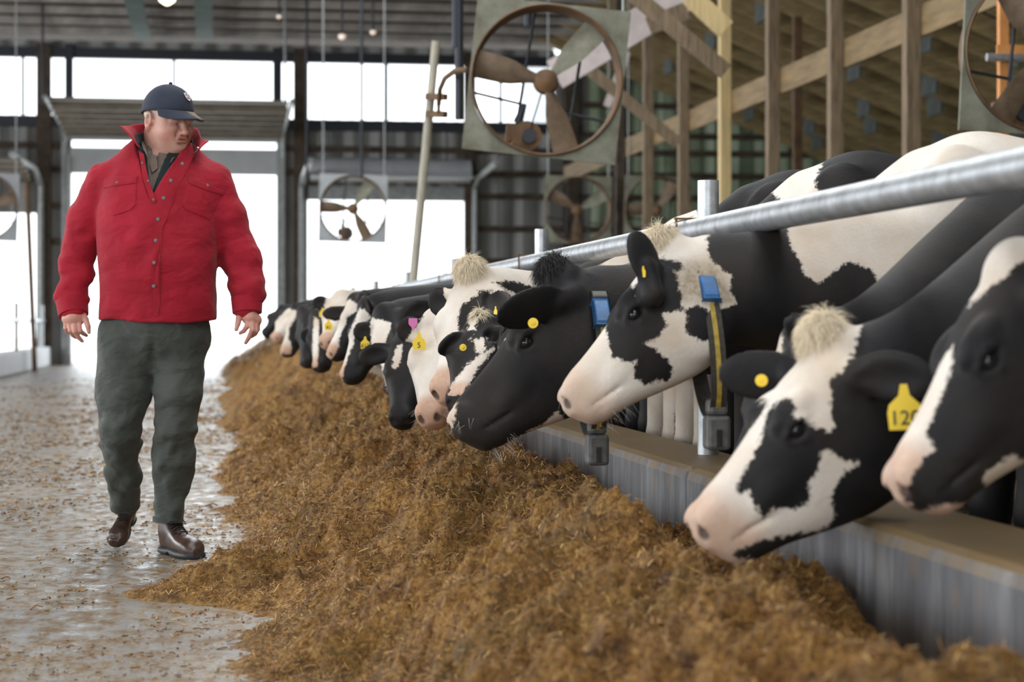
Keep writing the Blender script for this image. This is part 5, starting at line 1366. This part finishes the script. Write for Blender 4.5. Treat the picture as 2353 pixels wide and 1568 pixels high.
def patch(name, outline, samp, mat, parent, off=0.004, step=0.012, puff=0.0):
    """Cloth patch with real thickness lying on the front of a garment; outline in local (x, z)."""
    P2 = []
    n0 = len(outline)
    for i in range(n0):
        p = np.array(outline[i]); q = np.array(outline[(i+1) % n0]); m_ = max(1, int(np.linalg.norm(q - p) / step))
        P2 += [p + (q - p) * j / m_ for j in range(m_)]
    P2 = np.array(P2); c = P2.mean(0); n = len(P2)
    V = []; F = []
    for r, o_ in ((1.0, -0.004), (1.0, off), (0.93, off + puff * 0.5), (0.7, off + puff), (0.4, off + puff), (0.12, off + puff)):
        Q = c + (P2 - c) * r; y = samp(Q[:, 0], Q[:, 1]); y = np.where(np.isnan(y), np.nanmean(y), y)
        V += [(a, yy - o_, b2) for (a, b2), yy in zip(Q, y)]
    for i in range(5): F += [(i*n+k2, i*n+(k2+1) % n, (i+1)*n+(k2+1) % n, (i+1)*n+k2) for k2 in range(n)]
    F.append(tuple(5*n + k2 for k2 in range(n)))
    mb = MB(); mb.add(V, F)
    o = mb.build(name, mat, parent, smooth=True)
    return o
def xz(px, py, y=-0.15): p = mp(px, py, y); return (p[0], p[2])

# ---- jacket
TZ = [0.90, 0.96, 1.06, 1.18, 1.30, 1.42, 1.50, 1.56, 1.60, 1.64, 1.67]
TL_ = np.array([-0.230, -0.230, -0.229, -0.231, -0.238, -0.240, -0.215, -0.175, -0.14, -0.10, -0.07])
TR_ = np.array([0.228, 0.230, 0.236, 0.246, 0.250, 0.248, 0.225, 0.19, 0.165, 0.13, 0.10])
TF_ = np.array([-0.155, -0.168, -0.188, -0.198, -0.188, -0.170, -0.148, -0.12, -0.095, -0.07, -0.05])
TB_ = np.array([0.150, 0.155, 0.155, 0.150, 0.150, 0.155, 0.150, 0.14, 0.125, 0.11, 0.09])
def f_torso(P, shrink=0.0):
    z = P[..., 2]; X, a1 = curve_table(TZ, TL_); _, a2 = curve_table(TZ, TR_); _, a3 = curve_table(TZ, TF_); _, a4 = curve_table(TZ, TB_)
    l, r, fr, bk = [np.interp(z, X, t) for t in (a1, a2, a3, a4)]
    cx, hw = (l + r) / 2, (r - l) / 2 - shrink; cy, hh = (fr + bk) / 2, (bk - fr) / 2 - shrink
    f = (np.abs((P[..., 0] - cx) / hw) ** 2.35 + np.abs((P[..., 1] - cy) / hh) ** 2.35) ** (1 / 2.35)
    return np.maximum((f - 1) * np.minimum(hw, hh) * 0.9, np.maximum(0.90 - z, z - 1.665))
jx = axis_grid([(-0.47, 0.49, 0.0062)]); jy = axis_grid([(-0.26, 0.22, 0.0075)]); jz = axis_grid([(0.88, 1.70, 0.0062)])
jf = Field(jx, jy, jz)
jf.add(f_torso, (-0.26, -0.21, 0.9), (0.27, 0.17, 1.67), 0.03)
jf.chain([(-0.06, 0.03, 1.60), (-0.190, 0.02, 1.505)], [0.080, 0.088], 0.05); jf.chain([(0.10, 0.03, 1.59), (0.208, 0.02, 1.50)], [0.080, 0.088], 0.05)
JL = [(-0.200, 0.02, 1.500), (-0.287, 0.02, 1.34), (-0.336, 0.03, 1.17), (-0.345, 0.0, 1.05), (-0.330, -0.03, 0.975)]
JR = [(0.212, 0.02, 1.495), (0.276, 0.02, 1.36), (0.330, 0.02, 1.19), (0.364, -0.01, 1.07), (0.369, -0.03, 0.985)]
jf.chain(JL, [0.090, 0.084, 0.072, 0.061, 0.050], 0.018); jf.chain(JR, [0.090, 0.085, 0.079, 0.066, 0.050], 0.022)
band = np.abs(jf.D) < 0.06
ii = np.argwhere(band); PX, PY, PZ = jx[ii[:, 0]], jy[ii[:, 1]], jz[ii[:, 2]]
arm = sstep(0.225, 0.27, np.abs(PX - 0.005))
w1 = vnoise(PX * 7 + PZ * 5, PY * 7, PZ * 13 - PX * 6, 41) + 0.6 * vnoise(PX * 16 + PZ * 9, PY * 14, PZ * 30 - PX * 12, 42)
w2 = vnoise(PX * 5 - PZ * 2.5, PY * 5, PZ * 4.2 + PX * 3, 43) + 0.5 * vnoise(PX * 13 - PZ * 9, PY * 9, PZ * 9 + PX * 9, 44)
w2 = np.sign(w2) * np.abs(w2) ** 1.3
elb = np.exp(-((PZ - 1.16) / 0.12) ** 2) + 0.6 * np.exp(-((PZ - 1.02) / 0.06) ** 2)
jf.D[band] += arm * w1 * (0.006 + 0.009 * elb) + (1 - arm) * w2 * 0.009
gX, gZ = jx[:, None, None], jz[None, None, :]
# hem, neck hole and the open V at the throat
hem = mp(0, 736, -.1)[2] - 0.014 * np.exp(-((gX - 0.06) / 0.11) ** 2) + 0.004 * np.sin(gX * 30)
torso_m = np.abs(gX - 0.0) < 0.25
jf.D = np.where(torso_m, np.maximum(jf.D, hem - gZ), jf.D)
def cut_wedge(f, k2, ymax, zap=1.425):
    X, Y, Z = f.ax[0][:, None, None], f.ax[1][None, :, None], f.ax[2][None, None, :]
    xl = 0.004 - (Z - zap) * 0.36 * k2; xr = 0.004 + (Z - zap) * 0.52 * k2
    f.D = np.maximum(f.D, -np.maximum(np.maximum(xl - X, X - xr) * 0.85, Y - ymax))
def cut_neck(f, r):
    f.cut(lambda P: f_cone(P, np.array([0.022, 0.03, 1.54], np.float32), np.array([0.03, 0.025, 1.80], np.float32), r, r + 0.01), (-0.13, -0.13, 1.4), (0.18, 0.18, 1.72), 0.004)
fm0 = front_map(jf)
cut_wedge(jf, 1.0, 0.0); cut_neck(jf, 0.100)
V_, F_ = jf.mesh(2)
jacket = link('jacket', mesh_np('jacket', V_, F_), M['red'], person); jacket['label'] = 'red canvas jacket open at the throat'
lf = Field(axis_grid([(-0.22, 0.24, 0.008)]), axis_grid([(-0.2, 0.17, 0.008)]), axis_grid([(1.2, 1.7, 0.008)]))
lf.add(lambda P: f_torso(P, 0.014), (-0.3, -0.3, 1.2), (0.3, 0.3, 1.7), 0.01); lf.D = np.maximum(lf.D, 1.24 - lf.ax[2][None, None, :])
cut_wedge(lf, 0.55, 0.0, 1.445); cut_neck(lf, 0.094)
V_, F_ = lf.mesh(1); lin = link('lining', mesh_np('lining', V_, F_), M['lining'], jacket); lin['label'] = 'dark green lining'
sf = Field(axis_grid([(-0.22, 0.24, 0.008)]), axis_grid([(-0.2, 0.17, 0.008)]), axis_grid([(1.2, 1.7, 0.006)]))
sf.add(lambda P: f_torso(P, 0.03), (-0.3, -0.3, 1.2), (0.3, 0.3, 1.7), 0.01); sf.D = np.maximum(sf.D, 1.26 - sf.ax[2][None, None, :])
sf.cone((0.02, 0.035, 1.50), (0.028, 0.028, 1.625), 0.105, 0.092, 0.02)
sfm = front_map(sf)
cut_wedge(sf, 0.22, -0.02, 1.52); sf.cut(lambda P: f_cone(P, np.array([0.025, 0.03, 1.60], np.float32), np.array([0.03, 0.025, 1.80], np.float32), 0.084, 0.09), (-0.1, -0.1, 1.5), (0.16, 0.16, 1.72), 0.003)
V_, F_ = sf.mesh(1); shirt = link('shirt', mesh_np('shirt', V_, F_), M['shirt'], person); shirt['label'] = 'brown checked shirt'
patch('shirt_placket', [xz(357, 385), xz(368, 388), xz(371, 430), xz(362, 446)], sfm, M['shirt'], shirt, 0.006)
def sheet(name, lower, upper, mat, parent, rows=6, cols=40, th=0.006, bulge=0.0):
    lower, upper = np.array(lower), np.array(upper); t0 = np.linspace(0, 1, len(lower)); t = np.linspace(0, 1, cols)
    Lw = np.stack([curve_table(t0, lower[:, i], cols)[1] for i in range(3)], 1); Up = np.stack([curve_table(t0, upper[:, i], cols)[1] for i in range(3)], 1)
    G = []
    for r in range(rows):
        u = r / (rows - 1); p = Lw * (1 - u) + Up * u
        p[:, 2] += bulge * math.sin(math.pi * u) + 0.004 * np.sin(t * 17 + u * 2) * u; p[:, 1] += 0.004 * np.sin(t * 23) * u
        G.append(p)
    V = np.concatenate(G); F = [(r*cols+i, r*cols+i+1, (r+1)*cols+i+1, (r+1)*cols+i) for r in range(rows-1) for i in range(cols-1)]
    o = link(name, mesh_np(name, V, np.array(F)), mat, parent)
    sd = o.modifiers.new('solid', 'SOLIDIFY'); sd.thickness = th; sd.offset = 0
    ss = o.modifiers.new('sub', 'SUBSURF'); ss.levels = ss.render_levels = 1
    return o
lo_ = [mp(322, 342, -0.115), mp(312, 325, -0.05), (-0.065, 0.06, 1.655), (0.025, 0.125, 1.668), (0.125, 0.09, 1.655), mp(458, 340, -0.03), mp(450, 352, -0.115)]
up_ = [mp(273, 290, -0.10), mp(293, 287, -0.02), (-0.075, 0.085, 1.745), (0.03, 0.15, 1.755), (0.14, 0.11, 1.73), mp(462, 315, -0.02), mp(481, 324, -0.10)]
cl_ = sheet('collar', lo_, up_, M['red'], jacket, bulge=0.006); cl_['label'] = 'red collar turned up with pointed ends'
sheet('lining_collar', [np.array(p) * (0.90, 0.90, 1) + (0.004, 0.0, -0.006) for p in lo_], [np.array(p) * (0.80, 0.85, 1) + (0.006, 0, -0.035) for p in up_], M['lining'], cl_, th=0.004)
so_ = sheet('shirt_collar', [mp(340, 362, -0.105), mp(331, 345, -0.06), (-0.055, 0.06, 1.615), (0.03, 0.115, 1.63), (0.11, 0.07, 1.615), mp(402, 364, -0.06), mp(391, 375, -0.115)],
            [mp(333, 338, -0.085), mp(328, 322, -0.045), (-0.06, 0.055, 1.66), (0.03, 0.112, 1.672), (0.115, 0.065, 1.655), mp(408, 354, -0.05), mp(397, 362, -0.10)], M['shirt'], shirt, rows=4, th=0.005)
patch('collar_flap', [xz(341, 350), xz(352, 356), xz(358, 384), xz(346, 396), xz(338, 372)], sfm, M['shirt'], shirt, 0.010)
patch('collar_flap', [xz(392, 362), xz(402, 362), xz(392, 384), xz(376, 400), xz(381, 378)], sfm, M['shirt'], shirt, 0.010)
# plackets, pockets, cuffs, buttons
pk = patch('placket', [xz(419, 357), xz(438, 352), xz(410, 400), xz(394, 440), xz(384, 475), xz(378, 520), xz(375, 580), xz(373, 640), xz(370, 700), xz(364, 727), xz(353, 724), xz(353, 640), xz(355, 560), xz(360, 490), xz(366, 455), xz(386, 405)], fm0, M['red_seam'], jacket, 0.0042, 0.010)
patch('facing', [xz(309, 342), xz(323, 350), xz(334, 390), xz(352, 440), xz(361, 462), xz(357, 470), xz(345, 455), xz(328, 410), xz(318, 370)], fm0, M['red_seam'], jacket, 0.004, 0.010)
def pocket(flap, bag):
    patch('pocket', bag, fm0, M['red'], jacket, 0.0032, 0.012, 0.002)
    return patch('pocket_flap', flap, fm0, M['red_seam'], jacket, 0.0065, 0.012, 0.002)
pocket([xz(231, 410), xz(262, 404), xz(313, 405), xz(313, 421), xz(275, 426), xz(231, 430)], [xz(238, 428), xz(313, 420), xz(314, 472), xz(302, 484), xz(262, 496), xz(250, 490), xz(243, 465)])
pocket([xz(430, 407), xz(470, 420), xz(509, 436), xz(506, 446), xz(470, 436), xz(432, 420)], [xz(431, 418), xz(500, 443), xz(492, 470), xz(478, 504), xz(456, 493), xz(428, 482), xz(420, 470)])
def stud(px, py, r=0.0078):
    x, z = xz(px, py); y = float(fm0(np.array([x]), np.array([z]))[0]) - 0.0035
    mb = MB().tube([(x, y + 0.006, z), (x, y - 0.002, z)], r, 14); mb.tube([(x, y - 0.001, z), (x, y - 0.0042, z)], [r, r * 0.78], 14); mb.tube([(x, y - 0.004, z), (x, y - 0.0055, z)], r * 0.35, 10)
    mb.build('button', M['button'], jacket, smooth=True)
for px, py in ((414, 374), (393, 415), (378, 456), (367, 505), (363, 554), (361, 605), (358, 658), (268, 420), (471, 424)): stud(px, py)
for px, py in ((323, 373), (341, 416), (355, 460)): stud(px, py, 0.0055)
for A, rr in ((JL, 0.0600), (JR, 0.0590)):
    w_ = np.array(A[-1]); up2 = unit(np.array(A[-2]) - w_)
    mb = MB().tube([w_ - up2 * 0.012, w_ - up2 * 0.010, w_ + up2 * 0.052, w_ + up2 * 0.054], [rr - 0.006, rr, rr + 0.005, rr - 0.004], 36)
    mb.build('cuff', M['red_seam'], jacket, smooth=True)

# ---- trousers
tx = axis_grid([(-0.27, 0.26, 0.0068)]); ty = axis_grid([(-0.2, 0.46, 0.009)]); tz = axis_grid([(0.10, 1.02, 0.0075)])
tf = Field(tx, ty, tz)
tf.ell((-0.006, 0.01, 0.90), (0.222, 0.155, 0.17), k=0.03)
c_l = [mp(293, 780, 0.01), mp(284, 900, 0.0), mp(277, 985, -0.015), mp(280, 1030, 0.06), mp(282, 1085, 0.17), mp(288, 1160, 0.32)]
tf.chain(c_l, [0.118, 0.108, 0.080, 0.073, 0.069, 0.060], 0.03)
c_r = [mp(413, 790, 0.0), mp(409, 905, -0.045), mp(404, 990, -0.06), mp(400, 1055, -0.03), mp(391, 1110, -0.01), mp(386, 1206, 0.0)]
tf.chain(c_r, [0.110, 0.092, 0.082, 0.080, 0.066, 0.060], 0.03)
band = np.abs(tf.D) < 0.05
ii = np.argwhere(band); PX, PY, PZ = tx[ii[:, 0]], ty[ii[:, 1]], tz[ii[:, 2]]
lg = sstep(0.75, 0.55, PZ)
w1 = vnoise(PX * 9 + PZ * 7, PY * 7, PZ * 11 - PX * 9, 51) + 0.7 * vnoise(PX * 22 + PZ * 12, PY * 15, PZ * 24 - PX * 18, 52)
w1 = np.sign(w1) * np.abs(w1) ** 1.2
tf.D[band] += w1 * (0.005 + 0.010 * lg * (0.5 + 0.5 * np.exp(-((PZ - 0.42) / 0.14) ** 2)))
Z3 = tz[None, None, :]; X3 = tx[:, None, None]
al = unit(c_l[-1] - c_l[-2]); Y3 = ty[None, :, None]
cutl = (X3 - c_l[-1][0]) * al[0] + (Y3 - c_l[-1][1]) * al[1] + (Z3 - c_l[-1][2]) * al[2]
tf.D = np.where(X3 < -0.045, np.maximum(tf.D, cutl), np.maximum(tf.D, mp(0, 1203, -.05)[2] - Z3))
tf.D = np.maximum(tf.D, Z3 - 0.985)
# fly crease
tf.cut(lambda P: f_cone(P, np.array(mp(352, 765, -0.165), np.float32), np.array(mp(350, 850, -0.09), np.float32), 0.006, 0.012), (-0.1, -0.22, 0.6), (0.1, 0, 1.0), 0.02)
V_, F_ = tf.mesh(2)
trs = link('trousers', mesh_np('trousers', V_, F_), M['trouser'], person); trs['label'] = 'grey green cotton trousers'
# turned hems
def hem_ring(c, ax_, r):
    ax_ = unit(ax_); MB().tube([c, c + ax_ * 0.001, c + ax_ * 0.022, c + ax_ * 0.023], [r - 0.006, r, r + 0.0005, r - 0.006], 32, cap=False).build('hem', M['trouser'], trs, smooth=True)
hem_ring(c_l[-1], -al, 0.0625); hem_ring(np.array([c_r[-1][0], c_r[-1][1], mp(0, 1203, -.05)[2]]), (0.02, 0, 1), 0.0615)

# ---- boots
def make_boot(heel, toe, up, label):
    heel, toe = np.array(heel, float), np.array(toe, float); ax = unit(toe - heel); L_ = np.linalg.norm(toe - heel) / 0.305
    lat = unit(np.cross(ax, up)); upv = np.cross(lat, ax)
    def bp_(t, h_, w_=0): return heel + L_ * (ax * t + upv * h_ + lat * w_)
    pts = np.array([bp_(t, h_, w_) for t in (-0.03, 0.33) for h_ in (-0.01, 0.23) for w_ in (-0.08, 0.08)]); lo, hi = pts.min(0), pts.max(0)
    def fld(): return Field(*[axis_grid([(lo[i], hi[i], 0.0048)]) for i in range(3)])
    us = np.array([-0.004, 0.02, 0.06, 0.10, 0.14, 0.19, 0.24, 0.275, 0.298, 0.306])
    top = np.array([0.07, 0.115, 0.13, 0.125, 0.108, 0.090, 0.082, 0.074, 0.056, 0.035]); wid = np.array([0.018, 0.036, 0.041, 0.040, 0.042, 0.049, 0.053, 0.048, 0.033, 0.012])
    f = fld()
    f.add(lambda P: f_loft(P, heel, ax, upv, lat, us * L_, top * L_, np.full(10, 0.018) * L_, wid * L_, 2.6, 0.0 if True else 0), lo, hi, 0.02)
    f.chain([bp_(0.06, 0.10), bp_(0.052, 0.20)], [0.047 * L_, 0.052 * L_], 0.025)
    f.add(lambda P: np.maximum(f_cone(P, np.array(bp_(0.272, 0.03), np.float32), np.array(bp_(0.262, 0.035), np.float32), 0.043, 0.043), 0), lo, hi, 0.012)   # toe cap bulge
    for hh in (0.112, 0.098): f.cut(lambda P, hh=hh: f_cone(P, np.array(bp_(0.165 - (hh - 0.09), hh, -0.03), np.float32), np.array(bp_(0.165 - (hh - 0.09), hh, 0.03), np.float32), 0.004, 0.004), lo, hi, 0.008)
    V, F = f.mesh(2); bo = link('boot', mesh_np('boot', V, F), M['boot'], person); bo['label'] = label
    s_ = fld(); widS = wid + np.array([0.006, 0.007, 0.007, 0.004, 0.004, 0.006, 0.006, 0.007, 0.008, 0.006])
    s_.add(lambda P: f_loft(P, heel, ax, upv, lat, np.array([-0.010, 0.02, 0.06, 0.10, 0.14, 0.19, 0.24, 0.275, 0.302, 0.314]) * L_, np.full(10, 0.030) * L_, np.full(10, 0.0) * L_, widS * L_, 3.5), lo, hi, 0.004)
    s_.cut(lambda P: f_cone(P, np.array(bp_(0.118, -0.008, -0.09), np.float32), np.array(bp_(0.118, -0.008, 0.09), np.float32), 0.020, 0.020), lo, hi, 0.003)
    V, F = s_.mesh(1); link('sole', mesh_np('sole', V, F), M['sole'], bo)
    mb = MB()
    for i in range(5):
        t = 0.105 + i * 0.017; h_ = 0.134 - i * 0.0085
        mb.tube([bp_(t, h_ - 0.014, -0.030), bp_(t + 0.004, h_ + 0.002, -0.012), bp_(t + 0.008, h_ + 0.003, 0.012), bp_(t + 0.002, h_ - 0.014, 0.030)], 0.0028, 6)
    mb.tube([bp_(0.10, 0.14, 0.0), bp_(0.115, 0.152, -0.025), bp_(0.135, 0.128, -0.034), bp_(0.12, 0.135, -0.004)], 0.0024, 6); mb.tube([bp_(0.10, 0.14, 0.0), bp_(0.118, 0.150, 0.024), bp_(0.14, 0.122, 0.036), bp_(0.12, 0.135, 0.004)], 0.0024, 6)
    mb.build('laces', M['lace'], bo, smooth=True)
    return bo
make_boot((0.020, 0.075, 0.0), (0.186, -0.170, 0.0), (0, 0, 1), 'brown lace-up boot flat on the floor')
tl_ = mp(266, 1257, 0.20); tl_[2] = 0.012
hl_ = mp(301, 1192, 0.395)
make_boot(hl_ + np.array([0.0, 0.0, 0.0]), tl_ + np.array([0, 0.0, 0.0]), unit(np.array([0.0, -0.68, 0.70])), 'brown lace-up boot with its heel raised')

# ---- cap
cb = MB(); na, nb_ = 48, 16
def dome(al_, be):   # al_ around, be from rim to top
    r = math.cos(be); a = -0.008 + 0.117 * r * math.cos(al_); b2 = 0.098 * r * math.sin(al_)
    c = 0.040 + 0.112 * math.sin(be) ** 0.92 + 0.010 * math.cos(al_) * (1 - math.sin(be)) - (0.012 * max(0, -math.cos(al_)) * (1 - math.sin(be)))
    return hd(a, b2, c)
Vd = []; Fd = []
for i in range(nb_ + 1):
    for j in range(na):
        p = dome(2 * math.pi * j / na, math.pi / 2 * i / nb_ * 0.985)
        if j % 8 == 0: p = p - unit(p - hd(0, 0, 0.05)) * 0.0012
        Vd.append(p)
for i in range(nb_): Fd += [(i*na+j, i*na+(j+1) % na, (i+1)*na+(j+1) % na, (i+1)*na+j) for j in range(na)]
Fd.append(tuple(nb_*na+j for j in range(na)))
cb.add(Vd, Fd); cap = cb.build('cap', M['navy'], person, smooth=True); cap['label'] = 'navy baseball cap'
cap.modifiers.clear()
sd = cap.modifiers.new('solid', 'SOLIDIFY'); sd.thickness = 0.003; sd.offset = 1
sphere('cap_button', dome(0, math.pi / 2 * 0.985) + HC * 0.002 - HF * 0.0, 0.0075, M['navy'], cap, 10)
nr, nc = 8, 41; Vb = []; wear = []
for r in range(nr):
    u = r / (nr - 1)
    for j in range(nc):
        ph = math.radians(-66 + 132 * j / (nc - 1)); base = np.array([-0.008 + 0.116 * math.cos(ph), 0.097 * math.sin(ph), 0.046 + 0.006 * math.cos(ph)])
        ext = 0.090 * math.cos(ph * 66 / 66 * 1.25) ** 0.8 if abs(ph * 1.25) < math.pi / 2 else 0.0
        a = base[0] + u * ext; b2 = base[1] * (1 + 0.04 * u); c = base[2] - u * (0.022 * ext / 0.08) - 4.2 * (b2 ** 2) * u * 0.9 * (ext / 0.08) ** 0.3
        Vb.append(hd(a, b2, c))
Fb = [(r*nc+j, r*nc+j+1, (r+1)*nc+j+1, (r+1)*nc+j) for r in range(nr-1) for j in range(nc-1)]
me = mesh_np('brim', np.array(Vb), np.array(Fb)); br = link('brim', me, M['brim'], cap); me.materials.append(M['worn_brim'])
sd = br.modifiers.new('solid', 'SOLIDIFY'); sd.thickness = 0.004; sd.offset = 0
for i, p in enumerate(me.polygons):
    j = i % (nc - 1)
    if j < 20: p.material_index = 1
# shield badge on the cap front
def on_dome(x, y_): return dome(math.radians(-13) + x / 0.10, 0.62 + y_ / 0.12)
def badge(name, pts, mat, off, parent):
    n = len(pts); V = []
    c = np.mean(pts, 0)
    for o_, k2 in ((0.0005, 1.0), (off, 1.0), (off, 0.5)):
        for p in pts:
            q = c + (np.array(p) - c) * k2; b0 = on_dome(*q); V.append(b0 + unit(b0 - hd(-0.008, 0, 0.045)) * (o_ + 0.003))
    F = [(i*n+k2, i*n+(k2+1) % n, (i+1)*n+(k2+1) % n, (i+1)*n+k2) for i in range(2) for k2 in range(n)] + [tuple(2*n+k2 for k2 in range(n))]
    mb = MB(); mb.add(V, F); return mb.build(name, mat, parent)
bd = badge('badge', [(-0.019, 0.016), (-0.012, 0.012), (-0.012, 0.018), (-0.006, 0.014), (-0.003, 0.022), (0.003, 0.022), (0.006, 0.014), (0.012, 0.018), (0.012, 0.012), (0.019, 0.016), (0.017, -0.010), (0.010, -0.021), (0, -0.026), (-0.010, -0.021), (-0.017, -0.010)], M['logo_white'], 0.0012, cap)
bd['label'] = 'white shield shaped badge'
badge('badge_stroke', [(-0.015, 0.007), (-0.011, 0.008), (-0.004, -0.003), (-0.007, -0.006)], M['logo_navy'], 0.002, bd)
badge('badge_stroke', [(0.015, 0.007), (0.011, 0.008), (0.004, -0.003), (0.007, -0.006)], M['logo_navy'], 0.002, bd)
badge('badge_stroke', [(-0.002, 0.018), (0.002, 0.018), (0.0015, 0.004), (-0.0015, 0.004)], M['logo_navy'], 0.002, bd)
for x0_ in (-0.005, 0.001, 0.007): badge('badge_script', [(x0_ - 0.002, -0.015), (x0_, -0.008), (x0_ + 0.0025, -0.008), (x0_ + 0.0015, -0.016)], M['logo_red'], 0.002, bd)
badge('badge_script', [(-0.007, -0.0165), (-0.007, -0.0145), (0.013, -0.0105), (0.013, -0.0125)], M['logo_red'], 0.0018, bd)
